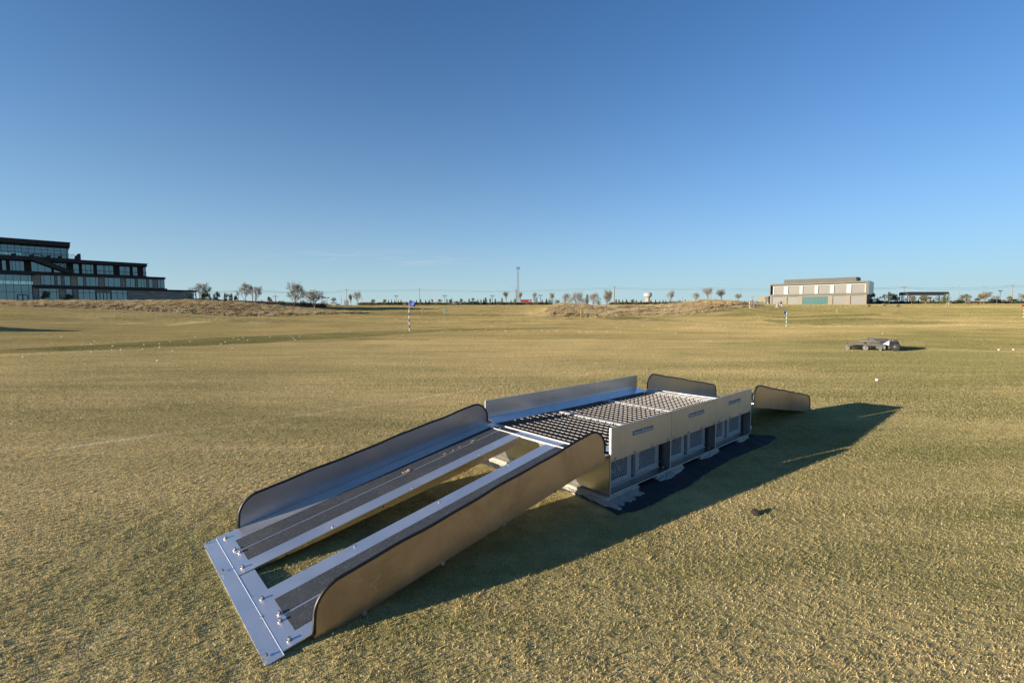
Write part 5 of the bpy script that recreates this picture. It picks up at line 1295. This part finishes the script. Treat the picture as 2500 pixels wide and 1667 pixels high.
for a in ((2126, 216, 'sedan', navy, 'dark navy parked car nearest the grey building'), (2139, 217, 'sedan', dk, 'second dark parked car right of the grey building'), (2153, 216, 'suv', navy, 'tall navy parked car third from the grey building'), (2167, 217, 'sedan', dk, 'blackish low car before the dark tree right of the grey building'),
          (2226, 222, 'pickup', blue, 'blue pickup under the left end of the dark canopy'), (2244, 223, 'sedan', sv, 'silver blue car beside the blue pickup under the canopy'), (2257, 222, 'sedan', dk, 'dark car parked under the middle of the canopy'), (2270, 222, 'suv', wh, 'white car with roof rails parked under the canopy'),
          (2326, 218, 'sedan', blue, 'teal blue car parked just right of the canopy'), (2341, 218, 'suv', dk, 'dark tall car second right of the canopy'), (2355, 218, 'suv', wh, 'white van parked right of the canopy'), (2371, 218, 'sedan', navy, 'dark navy car right of the white van'), (2386, 218, 'sedan', sv, 'silver car before the twin-arm lamp at the right'), (2455, 226, 'sedan', dk, 'dark car between the pale utility pillars at the right'),
          (1114, 214, 'suv', wh, 'white car on the skyline between the bushes left of the mast'), (1161, 214, 'suv', dk, 'dark car before the pale bush left of the mast'), (1310, 226, 'sedan', sv, 'silver car right of the red and white store'), (816, 190, 'sedan', wh, 'white car behind the left mound near the floodlight post')): car(*a)
# signs, boxes, pillars
def block(name, label, cat, px0, px1, top, D, mat, depth=1.0, group=None, cap=None):
    x0, x1 = px2x(px0, D), px2x(px1, D); zb = H((x0 + x1) / 2, D) - .2; b = MB(); h = py2z(top, D) - zb; w_ = (x1 - x0) / 2
    o = thing(name, label, cat, ((x0 + x1) / 2, D, zb), 0, group)
    b.box(-w_, w_, -depth / 2, depth / 2, 0, h * .93); bevel(b.build('body', mat, o), .03, 1); b = MB(); b.box(-w_ - .06, w_ + .06, -depth / 2 - .06, depth / 2 + .06, h * .93, h); b.build('cap', cap or mat, o); return o
gbx = simple('dark_green_box', (.03, .055, .04), .6); gst = simple('grey_green_pillar', (.085, .09, .065), .8)
block('utility_box', 'dark green utility box on the crest left of the tall blue flag', 'utility box', 983, 993, 737, 208, gbx, 1.5)
block('white_box', 'white box at the foot of the thick utility pole', 'box', 2196, 2200, 736, 218, M['white'])
block('white_box', 'white box at the right foot of the dark canopy', 'box', 2312, 2318, 736, 213, M['white'], 1.0)
for i, (a, b_, t) in enumerate(((2417, 2423, 732.5), (2426, 2432, 732), (2434, 2438, 733.5), (2461, 2467, 733), (2471.5, 2475, 733))): block('stone_pillar', '%s of five grey green pillars in a row at the far right' % ORD[i], 'pillar', a, b_, t, 212, gst, 1.0, 'grey green pillars at the far right')
# low posts of the rope line, bins, bench, frame
M['wood_dark'] = simple('dark_post_wood', (.035, .03, .025), .9)
PP = [1879, 1926, 1951.5, 1976.5, 2000.5, 2027.5, 2054.5, 2080, 2107, 2136.5, 2176.5, 2195.5, 2224.5]
for i, q in enumerate(PP):
    x, D = ground_hit(q, 752, 60, 190); zb = H(x, D); b = MB(); b.tube([(0, 0, -.1), (0, 0, .72)], .035, 6); b.lathe([(.045, .72), (.03, .78)], 6)
    tag(b.build('rope_post', M['wood_dark'], None, loc=(x, D, zb)), 'low grey post, %s from the left in the row before the grey building' % ORD[i], 'post', 'low posts before the grey building')
for i, q in enumerate((2120.5, 2191)):
    x, D = ground_hit(q, 751.5, 60, 190); o = thing('litter_bin', 'small dark litter bin %s on the green bank' % ('below the corner of the grey building', 'below the thick utility pole')[i], 'bin', (x, D, H(x, D)), 0, 'litter bins on the bank')
    b = MB(); b.lathe([(.22, 0), (.26, .8)], 10); b.build('body', M['black'], o); b = MB(); b.box(-.6, -.4, -.1, .1, 0, .65); b.build('bag_stand', M['shutter'], o)
x, D = ground_hit(2162, 750, 60, 190); o = thing('picnic_table', 'dark table on a pale stone base on the green bank', 'table', (x, D, H(x, D)))
b = MB(); b.box(-1.0, 1.3, -.4, .4, .72, .82); b.build('table_top', M['wood'], o); b = MB(); b.box(-1.1, -.5, -.35, .35, 0, 1.0); b.build('stone_base', gst, o)
for xx in (.4, 1.1): b = MB(); b.box(xx - .05, xx + .05, -.05, .05, 0, .72); b.build('leg', M['wood'], o)
x, D = ground_hit(2310, 750.5, 60, 190); o = thing('marker_frame', 'pair of pale slanting marker poles on the bank below the canopy', 'frame', (x, D, H(x, D)))
for s_ in (-.4, .4): b = MB(); b.tube([(s_ - .1, 0, -.1), (s_ + .1, 0, 1.3)], .05, 5); b.build('pole', M['white'], o)
# sand bunkers
for i, (u0, u1, yy, lab) in enumerate(((1468, 1514, 749.5, 'pale sand bunker between the trees of the centre mound'), (1602, 1640, 751, 'narrow pale sand bunker below the water tower'))):
    D0 = 140; pts = []
    for k in range(26):
        a = 2 * math.pi * k / 26; u = (u0 + u1) / 2 + (u1 - u0) / 2 * math.cos(a) * (1 + .08 * math.sin(a * 3)); D = D0 + (12, 9)[i] * math.sin(a) + 4; x = px2x(u, D); pts.append((x, D, H(x, D) + .12))
    c = (sum(p[0] for p in pts) / 26, sum(p[1] for p in pts) / 26); pts2 = [(c[0] + (p[0] - c[0]) * .9, c[1] + (p[1] - c[1]) * .9, H(p[0], p[1]) + .35) for p in pts]
    b = MB(); b.add([(p[0], p[1], p[2] - .3) for p in pts] + pts + [(c[0] + (p[0] - c[0]) * .5, c[1] + (p[1] - c[1]) * .5, H(c[0] + (p[0] - c[0]) * .5, c[1] + (p[1] - c[1]) * .5) + .14) for p in pts] + [(c[0], c[1], H(*c) + .14)],
        [(k, (k + 1) % 26, 26 + (k + 1) % 26, 26 + k) for k in range(26)] + [(26 + k, 26 + (k + 1) % 26, 52 + (k + 1) % 26, 52 + k) for k in range(26)] + [(52 + k, 52 + (k + 1) % 26, 78) for k in range(26)])
    tag(b.build('sand_bunker', M['sand'], None), lab, None, kind='structure')

# flags
FL = [(999.8, 807.6, 733, 755, 'blue', 'white', 'tall blue and white striped target pole with a blue flag', 1, (.02, .10, .55), 'blue'),
 (1084.9, 786, 753, 763, 'black', 'white', 'black and white striped target pole with a teal flag', 1, (.02, .30, .27), 'teal'),
 (1030.6, 772, 752, 759, 'orange', 'white', 'distant orange and white target pole with a small orange flag', 1, (.55, .14, .05), 'orange'),
 (1226, 771, 760, 763, 'redp', 'white', 'tiny far red and white striped target pole in the middle', 1, (.5, .08, .06), 'redp'),
 (1417.6, 780.5, 755, 760, 'yellow', 'yellow', 'plain yellow target pole with a yellow flag before the centre mound', -1, (.70, .50, .06), 'yellow'),
 (1919.6, 799, 760, 764, 'tealb', 'white', 'blue teal and white striped target pole with a bright blue flag', -1, (.05, .15, .60), 'blue'),
 (2041.6, 768, 748, 756, 'orange', 'white', 'orange flag on a white and orange pole below the grey building', -1, (.70, .22, .07), 'orange'),
 (2497.6, 778, 745, 750, 'redp', 'white', 'red and white striped target pole with a red flag at the right edge', -1, (.65, .03, .02), 'redp')]
CP = {'blue': (.015, .03, .20), 'white': (.36, .36, .34), 'black': (.01, .015, .013), 'orange': (.34, .11, .05), 'redp': (.28, .025, .018), 'yellow': (.36, .26, .06), 'tealb': (.03, .17, .20)}
cm = {k: simple('pole_paint_' + k, v, .4, 0, .03) for k, v in CP.items()}
for bx, by, top, slv, c1, c2, lab, sd_, fc, _ in FL:
    x, D = ground_hit(bx, by, 15, 180); zb = H(x, D); hh = py2z(top, D) - zb; hs = py2z(slv, D) - zb; k_ = hh / 1.8
    o = thing('target_flag', lab, 'flag', (x, D, zb), 0, 'target flags on the range')
    b = MB(); b.tube([(0, 0, -.05), (0, 0, hh)], .011 * k_, 8); b.build('pole', cm['white'], o)
    b = MB(); nb_ = 7
    for k in range(nb_):
        z0, z1 = hs * k / nb_, hs * (k + 1) / nb_; m_ = 0 if k % 2 == 0 else 1
        b.lathe([(.035 * k_, z0), (.035 * k_, z1)], 12, m_)
    b.build('striped_sleeve', [cm[c2], cm[c1]], o)
    b = MB(); fm = simple('flag_cloth', tuple(v * .45 for v in fc), .7, 0, .1, 6); n = 7; fh = hh * .16; fw = hh * .21; vs = []
    for k in range(n + 1):
        t = k / n
        for j in range(5):
            s_ = j / 4; vs.append((sd_ * (.012 + fw * t * (1 - .15 * s_)), .05 * hh * math.sin(t * 5 + s_ * 1.5) * t, hh - fh * s_ - .07 * hh * t * t - .02 * hh * math.sin(t * 4) * s_))
    b.add(vs, [(k * 5 + j, (k + 1) * 5 + j, (k + 1) * 5 + j + 1, k * 5 + j + 1) for k in range(n) for j in range(4)])
    fo = b.build('flag', fm, o, smooth=True); md = fo.modifiers.new('th', 'SOLIDIFY'); md.thickness = .003

# golf balls
Z = lambda pts, ox, oy, sc: [(ox + a * sc, oy + b_ * sc) for a, b_ in pts]
BL = Z([(228,1357),(962,1305),(963,1220),(862,1232),(1178,1285),(1187,1240),(1275,1280),(1507,1275),(1523,1225),(1686,1217),(1687,1253),(1802,1192),(1825,1295),(1658,1402),(2016,1192),(2340,1222),(645,1137),(995,1188)], 0, 560, .2296)
BL += Z([(152,705),(425,785),(473,762),(544,829),(560,720),(615,735),(665,715),(712,743),(953,710),(1172,702),(1197,722),(1215,742),(1267,704),(1452,510),(1738,655),(1793,655),(2336,600)], 440, 660, .2296)
BL += Z([(268,823),(501,770),(540,675),(700,788),(885,778),(1052,780),(1160,770),(1220,733),(1258,777),(1365,780),(1375,782),(1508,750),(1522,781),(1757,777),(1822,785),(1913,785)], 920, 630, .2296)
BL += Z([(72,702),(143,704),(198,698),(358,702),(500,705),(1085,721),(292,658),(460,657),(905,668),(735,635),(750,642),(1320,622),(1305,648),(1480,655),(1565,640),(1570,630),(1160,665),(1215,668),(1255,660),(1800,628),(1812,655),(1867,632),(1870,650),(2088,645),(2163,647),(1715,640),(1740,650),(580,575),(610,575),(615,587),(545,600),(650,600),(1400,640),(1440,625),(1620,660),(1680,632)], 1400, 650, .2296)
BL += Z([(170,655),(190,600),(330,605),(338,614),(210,730),(290,748),(375,745),(425,685),(640,685),(610,735),(800,690),(815,692),(937,692),(1003,695),(988,735),(1140,730),(1452,738),(1805,742),(2150,635),(2170,642)], 2100, 670, .17007)
BL += Z([(0,150),(185,68),(208,77),(288,108),(318,103),(395,105),(483,145),(560,150),(530,60),(650,88),(755,130),(798,150),(1065,112),(1175,135),(1287,130),(1238,160),(1348,50),(1598,118),(1220,290),(720,10),(1010,12)], 2000, 780, .12755)
BL += [(2147, 934), (2442, 858.5), (2478, 858)]
LB = [((999.8, 807), 'tall blue flag'), ((1084.9, 786), 'teal flag'), ((1417.6, 780), 'yellow flag'), ((1919.6, 799), 'right blue flag'), ((2130, 845), 'ball picker'), ((2497, 778), 'right red flag'), ((500, 700), 'dark terraced building'), ((2041.6, 768), 'right orange flag')]
bm_ = MB(); bm_.v = []; 
import bmesh as _bm
tmp = _bm.new(); _bm.ops.create_icosphere(tmp, subdivisions=3, radius=.0214); ballmesh = bpy.data.meshes.new('golf_ball'); tmp.to_mesh(ballmesh); tmp.free(); ballmesh.materials.append(M['ball']); ballmesh.polygons.foreach_set('use_smooth', [True] * len(ballmesh.polygons))
cnt = {}
info = []
for q in BL:
    i = min(range(len(LB)), key=lambda k: math.dist(q, LB[k][0])); info.append((i, math.dist(q, LB[i][0]), q))
def nth(k):
    if k < 20: return ORD[k]
    return ('twenty-', 'thirty-', 'forty-')[(k + 1) // 10 - 2].rstrip('-' if (k + 1) % 10 == 0 else '') .replace('twenty', 'twenty') + ('' if (k + 1) % 10 else '') + (['th', 'first', 'second', 'third', 'fourth', 'fifth', 'sixth', 'seventh', 'eighth', 'ninth'][(k + 1) % 10] if (k + 1) % 10 else 'ieth')
for i, d, q in sorted(info):
    k = cnt.get(i, 0); cnt[i] = k + 1
    x, D = ground_hit(q[0], q[1], 3, 190); o = bpy.data.objects.new('golf_ball', ballmesh); COL.objects.link(o); o.location = (x, D, H(x, D) + .027)
    lab = 'white golf ball on the turf, %s nearest in the photo to the %s' % (nth(k), LB[i][1])
    if q == (2147, 934): lab = 'large lone white golf ball beyond the far end of the ramp'
    tag(o, lab, 'golf ball', 'golf balls scattered on the field')
x, y, z = U2W(3.35, .14); o = bpy.data.objects.new('golf_ball', ballmesh); COL.objects.link(o); o.location = (x, y, H(x, y) + .03); tag(o, 'shaded golf ball under the far ramp beside the last module', 'golf ball', 'golf balls scattered on the field')
rb_ = random.Random(4); crs = [o for o in bpy.data.objects if o.name.startswith('lattice_crate')]
for ci, n in ((0, 16), (2, 7)):
    for k in range(n):
        c = crs[ci]; lx, ly, lz = rb_.uniform(.03, .27), rb_.uniform(.03, .37), .032 + (.036 if k > 9 else 0)
        p = c.matrix_basis @ Vector((lx, ly, lz)); o = bpy.data.objects.new('golf_ball', ballmesh); COL.objects.link(o); o.location = p
        tag(o, 'golf ball in the %s' % ('first open-side crate nearest the front ramp' if ci == 0 else 'front inner crate under the grating'), 'golf ball', 'golf balls in the first crate' if ci == 0 else 'golf balls in the crate under the grating')

# ball picker gang on the field
x, D = ground_hit(2130, 856.5, 8, 30); k9 = .07653 * D / F
BP = thing('ball_picker', 'low grey wheeled golf ball picker with disc rollers standing on the field', 'ball picker', (x, D, H(x, D)), -math.atan2(x, D))
def zx(a): return (a - 1045) * k9 * .80
def zz(b_): return (603 - b_) * k9
pg = simple('worn_grey_paint', (.055, .058, .058), .55, .2, .2, 8); pgl = simple('light_grey_plastic', (.105, .105, .10), .6, 0, .12, 10); pnv = simple('navy_body_panel', (.010, .014, .028), .45, .1, .15); roll = simple('black_disc_plastic', (.008, .008, .007), .6, 0, .2)
def bar(x0, x1, y0, y1, z0, z1, nm='frame', mt=pg, par=BP): b = MB(); b.box(x0, x1, y0, y1, z0, z1); o = b.build(nm, mt, par); bevel(o, .004, 1); return o
def wheel_y(nm, cx, cy, r, w_, mt, par, tread=False, hub=None):
    b = MB(); b.lathe([(r * .55, -w_ / 2), (r * .93, -w_ / 2), (r, -w_ * .32), (r, w_ * .32), (r * .93, w_ / 2), (r * .55, w_ / 2)], 24, 0, (cx, cy, r + .002), 'y')
    o = b.build(nm, mt, par, smooth=False)
    b = MB(); b.lathe([(r * .15, -w_ * .55), (r * .56, -w_ * .42), (r * .56, w_ * .42), (r * .15, w_ * .55)], 16, 0, (cx, cy, r + .002), 'y'); b.build('rim', hub or pgl, o); return o
def wheel_rot(par_o, ang): par_o.rotation_euler = (0, 0, ang)
def roller(cx, cy, L_, r=.075):
    b = MB(); n = max(8, int(L_ / .024))
    for k in range(n): xx = cx - L_ / 2 + L_ * k / (n - 1); b.lathe([(r, -.004), (r, .004)], 20, 0, (xx, cy, r + .004), 'x')
    b.tube([(cx - L_ / 2 - .03, cy, r + .004), (cx + L_ / 2 + .03, cy, r + .004)], .018, 8); b.build('disc_roller', roll, BP)
roller(zx(585), -.05, zx(790) - zx(370)); roller(zx(800), .42, zx(1130) - zx(470)); roller(zx(1230), .02, zx(1450) - zx(1040))
bar(zx(230), zx(830), -.14, -.09, zz(432), zz(385)); bar(zx(230), zx(830), .02, .06, zz(432), zz(395)); bar(zx(235), zx(290), -.14, .06, zz(440), zz(380)); bar(zx(800), zx(870), -.14, .45, zz(440), zz(390))
bar(zx(640), zx(1215), .30, .55, zz(355), zz(320), 'top_tray', pgl); bar(zx(410), zx(1215), .56, .60, zz(380), zz(345)); bar(zx(870), zx(1480), -.12, -.08, zz(440), zz(398)); bar(zx(1020), zx(1400), -.02, .2, zz(385), zz(362), 'top_tray', pg)
bar(zx(1190), zx(1400), -.10, -.07, zz(545), zz(450), 'side_plate', pg); bar(zx(1420), zx(1485), -.12, -.02, zz(545), zz(450), 'side_plate', pgl); bar(zx(1280), zx(1370), -.11, -.05, zz(600), zz(545), 'skid', pgl)
for cx, cy, r in ((280, -.13, 62), (350, .08, 50), (860, -.14, 76), (945, -.04, 66), (1000, .1, 60)): wheel_y('caster_wheel', zx(cx), cy, r * k9, .035, pgl, BP)
for cx, cy, r in ((280, -.13, 62), (860, -.14, 76)):
    b = MB(); b.box(zx(cx) - .012, zx(cx) + .012, cy - .035, cy - .025, r * k9, zz(420)); b.box(zx(cx) - .012, zx(cx) + .012, cy + .025, cy + .035, r * k9, zz(420)); b.build('fork', pg, BP)
bar(zx(900), zx(945), .55, .75, zz(315), zz(255), 'front_cap', M['black']); bar(zx(945), zx(1125), .52, .75, zz(315), zz(250), 'control_box', simple('slate_blue_box', (.035, .045, .065), .5)); bar(zx(1125), zx(1560), .35, .72, zz(340), zz(268), 'body', pnv); bar(zx(1300), zx(1600), .1, .5, zz(430), zz(345), 'body', pnv); bar(zx(1500), zx(1620), .0, .6, zz(545), zz(440), 'axle_box', M['black'])
b = MB(); b.prism([(zx(1400), zz(390)), (zx(1600), zz(430)), (zx(1600), zz(288)), (zx(1570), zz(288))], 'y', -.06, -.04); b.build('white_gusset', simple('bright_white_panel', (.5, .49, .48), .5), BP)
for cy in (-.02, .62):
    w_ = wheel_y('drive_wheel', zx(1780), cy, 132 * k9, 0.10, simple('matt_tyre_rubber', (.006, .006, .006), .8), BP, hub=simple('blue_steel_rim', (.05, .07, .10), .5, .3))
    b = MB(); pr = [(1590, 300), (1860, 290), (1925, 400), (1925, 540), (1900, 540), (1900, 410), (1845, 322), (1740, 322), (1620, 430), (1590, 440)]
    b.prism([(zx(a), zz(c_)) for a, c_ in pr], 'y', cy - .07, cy + .07); b.build('fender', M['dark_hole'], BP)
bar(zx(1590), zx(1870), -.10, .70, zz(300), zz(286), 'fender_top', pg)
b = MB(); b.box(zx(1925), zx(2080), .28, .31, zz(545), zz(520)); b.box(zx(2000), zx(2035), .27, .32, zz(552), zz(515), 1); b.build('tow_bar', [simple('rusty_bar', (.12, .06, .04), .8), M['white']], BP)
for a in (1620, 1700): b = MB(); b.lathe([(.012, zz(286)), (.012, zz(270)), (.004, zz(265))], 8, 0, (zx(a), .1, 0)); b.build('cap_nut', M['white'], BP)

# golfers far away
def person(tx, by, label, shirt, trousers, pose):
    x, D = ground_hit(tx, by, 60, 190); k = 1.72 / 1.75
    J = {'pelvis': (0, 0, .95), 'chest': (pose.get('lean', 0), 0, 1.32), 'neck': (pose.get('lean', 0) * 1.25, 0, 1.50), 'head': (pose.get('lean', 0) * 1.5, -.02, 1.63), 'top': (pose.get('lean', 0) * 1.5, -.01, 1.74)}
    v = [J['pelvis'], J['chest'], J['neck'], J['head'], J['top']]; rad = [(.16, .12), (.18, .12), (.065, .065), (.095, .11), (.06, .07)]; e = [(0, 1), (1, 2), (2, 3), (3, 4)]
    ln = pose.get('lean', 0)
    for s_ in (-1, 1):
        st_ = pose.get('stride', .1) * s_; n = len(v)
        v += [(.10 * s_, 0, .90), (.12 * s_ + st_ * .3, st_, .50), (.12 * s_ + st_ * .2, st_ * 1.4, .09), (.13 * s_, st_ * 1.4 - .16, .04)]; rad += [(.10, .10), (.065, .065), (.045, .045), (.04, .03)]; e += [(0, n), (n, n + 1), (n + 1, n + 2), (n + 2, n + 3)]
        n = len(v); hx, hy, hz = pose['hands'][0 if s_ < 0 else 1]
        v += [(ln + .20 * s_, 0, 1.42), (ln + .25 * s_ + (hx) * .25, hy * .4, 1.18), (ln + hx, hy, hz), (ln + hx * 1.05, hy * 1.2, hz - .09)]; rad += [(.06, .06), (.042, .042), (.03, .03), (.035, .02)]; e += [(1, n), (n, n + 1), (n + 1, n + 2), (n + 2, n + 3)]
    me = bpy.data.meshes.new('person'); me.from_pydata(v, e, []); o0 = bpy.data.objects.new('t', me); COL.objects.link(o0)
    sk = o0.modifiers.new('s', 'SKIN'); o0.modifiers.new('d', 'SUBSURF').levels = 1
    for i, r_ in enumerate(rad): me.skin_vertices[0].data[i].radius = r_
    me.skin_vertices[0].data[0].use_root = True
    bpy.context.view_layer.update(); m2 = bpy.data.meshes.new_from_object(o0.evaluated_get(bpy.context.evaluated_depsgraph_get())); bpy.data.objects.remove(o0)
    m2.materials.clear()
    for mt in (simple('shirt_cloth', shirt, .8), simple('trouser_cloth', trousers, .8), simple('skin', (.2, .12, .09), .6), simple('shoe_leather', (.5, .5, .48), .6)): m2.materials.append(mt)
    for p in m2.polygons:
        z = p.center.z; ax = abs(p.center.x - ln); p.material_index = 3 if z < .08 else 1 if z < .96 and ax < .26 else 2 if z > 1.50 or (ax > .24 and z < 1.22) else 0
        p.use_smooth = True
    body = bpy.data.objects.new('person', m2); COL.objects.link(body); body.location = (x, D, H(x, D)); body.rotation_euler = (0, 0, pose.get('rz', 0)); tag(body, label, 'person', 'golfers at the far edge of the field')
    b = MB(); hp = J['top']; b.lathe([(.105, hp[2] - .07), (.10, hp[2] + .0), (.05, hp[2] + .03)], 12, 0, (hp[0], hp[1], 0)); b.box(hp[0] - .07, hp[0] + .07, hp[1] - .2, hp[1] - .08, hp[2] - .06, hp[2] - .045); b.build('cap', M['white'] if pose.get('cap', 1) else M['black'], body)
    return x, D
h0 = [(-.28, -.15, .92), (.28, -.05, .90)]
P1 = person(1829, 753.2, 'person in a light top bending beside a golf bag right of the centre mound', (.3, .29, .27), (.25, .25, .24), {'hands': [(-.2, -.45, .95), (.1, -.45, .9)], 'lean': .08, 'stride': .15, 'rz': .4})
P2 = person(1834.5, 752.8, 'person in a dark red top standing second from the centre mound', (.20, .05, .06), (.05, .05, .06), {'hands': h0, 'stride': .12, 'rz': 1.0, 'cap': 0})
P3 = person(1897.5, 752.8, 'person in white standing left in the trio before the shutters', (.32, .32, .3), (.25, .25, .24), {'hands': [(-.2, -.35, 1.0), (.15, -.35, 1.0)], 'stride': .1})
P4 = person(1904, 752.8, 'person in a black top standing in the middle of the trio', (.02, .02, .025), (.28, .28, .26), {'hands': h0, 'stride': .12, 'rz': -.5, 'cap': 0})
P5 = person(1906.8, 752.8, 'person in a dark blue top standing right in the trio', (.04, .06, .14), (.45, .45, .42), {'hands': h0, 'stride': .1, 'rz': .8, 'cap': 0})
for px_, lab in ((1841, 'dark golf bag with clubs standing right of the first two golfers'), (1893, 'white golf bag with clubs standing left of the trio')):
    x, D = ground_hit(px_, 752.8, 60, 190); o = thing('golf_bag', lab, 'golf bag', (x, D, H(x, D)), 0, 'golf bags at the far edge')
    b = MB(); b.lathe([(.13, 0), (.14, .5), (.15, .9)], 10); bo = b.build('bag_body', M['black'] if px_ < 1850 else M['white'], o); bo.rotation_euler = (0, R(14), 0)
    b = MB()
    for k in range(5): b.tube([(.05 * math.cos(k), .05 * math.sin(k), .85), (.08 * math.cos(k), .08 * math.sin(k), 1.1)], .02, 5)
    bo = b.build('clubs', M['steel_grey'], o); bo.rotation_euler = (0, R(14), 0)
    b = MB(); b.tube([(.02, .05, .75), (-.25, .2, 0)], .012, 4); b.tube([(.02, -.05, .75), (-.25, -.2, 0)], .012, 4); b.build('stand_leg', M['black'], o)
# small lump of torn turf in the right foreground
x, D = ground_hit(1858, 1268, 2, 6); b = MB(); rt = random.Random(3)
n = 14; vs = [(0, 0, .022)]
for r_, z in ((.010, .014), (.016, .006), (.022, -.01)):
    for k in range(n): a = 2 * math.pi * k / n; q = r_ * rt.uniform(.75, 1.25); vs.append((q * math.cos(a), q * math.sin(a), z + rt.uniform(-.004, .006)))
b.add(vs, [(0, 1 + k, 1 + (k + 1) % n) for k in range(n)] + [(1 + r_ * n + k, 1 + r_ * n + (k + 1) % n, 1 + (r_ + 1) * n + (k + 1) % n, 1 + (r_ + 1) * n + k) for r_ in (0, 1) for k in range(n)])
tag(b.build('soil_clod', simple('dark_soil', (.018, .014, .010), .95, 0, .3, 30, .8), None, loc=(x, D, H(x, D) + .012)), 'small dark clod of soil on the sunlit turf in the right foreground', 'soil clod')
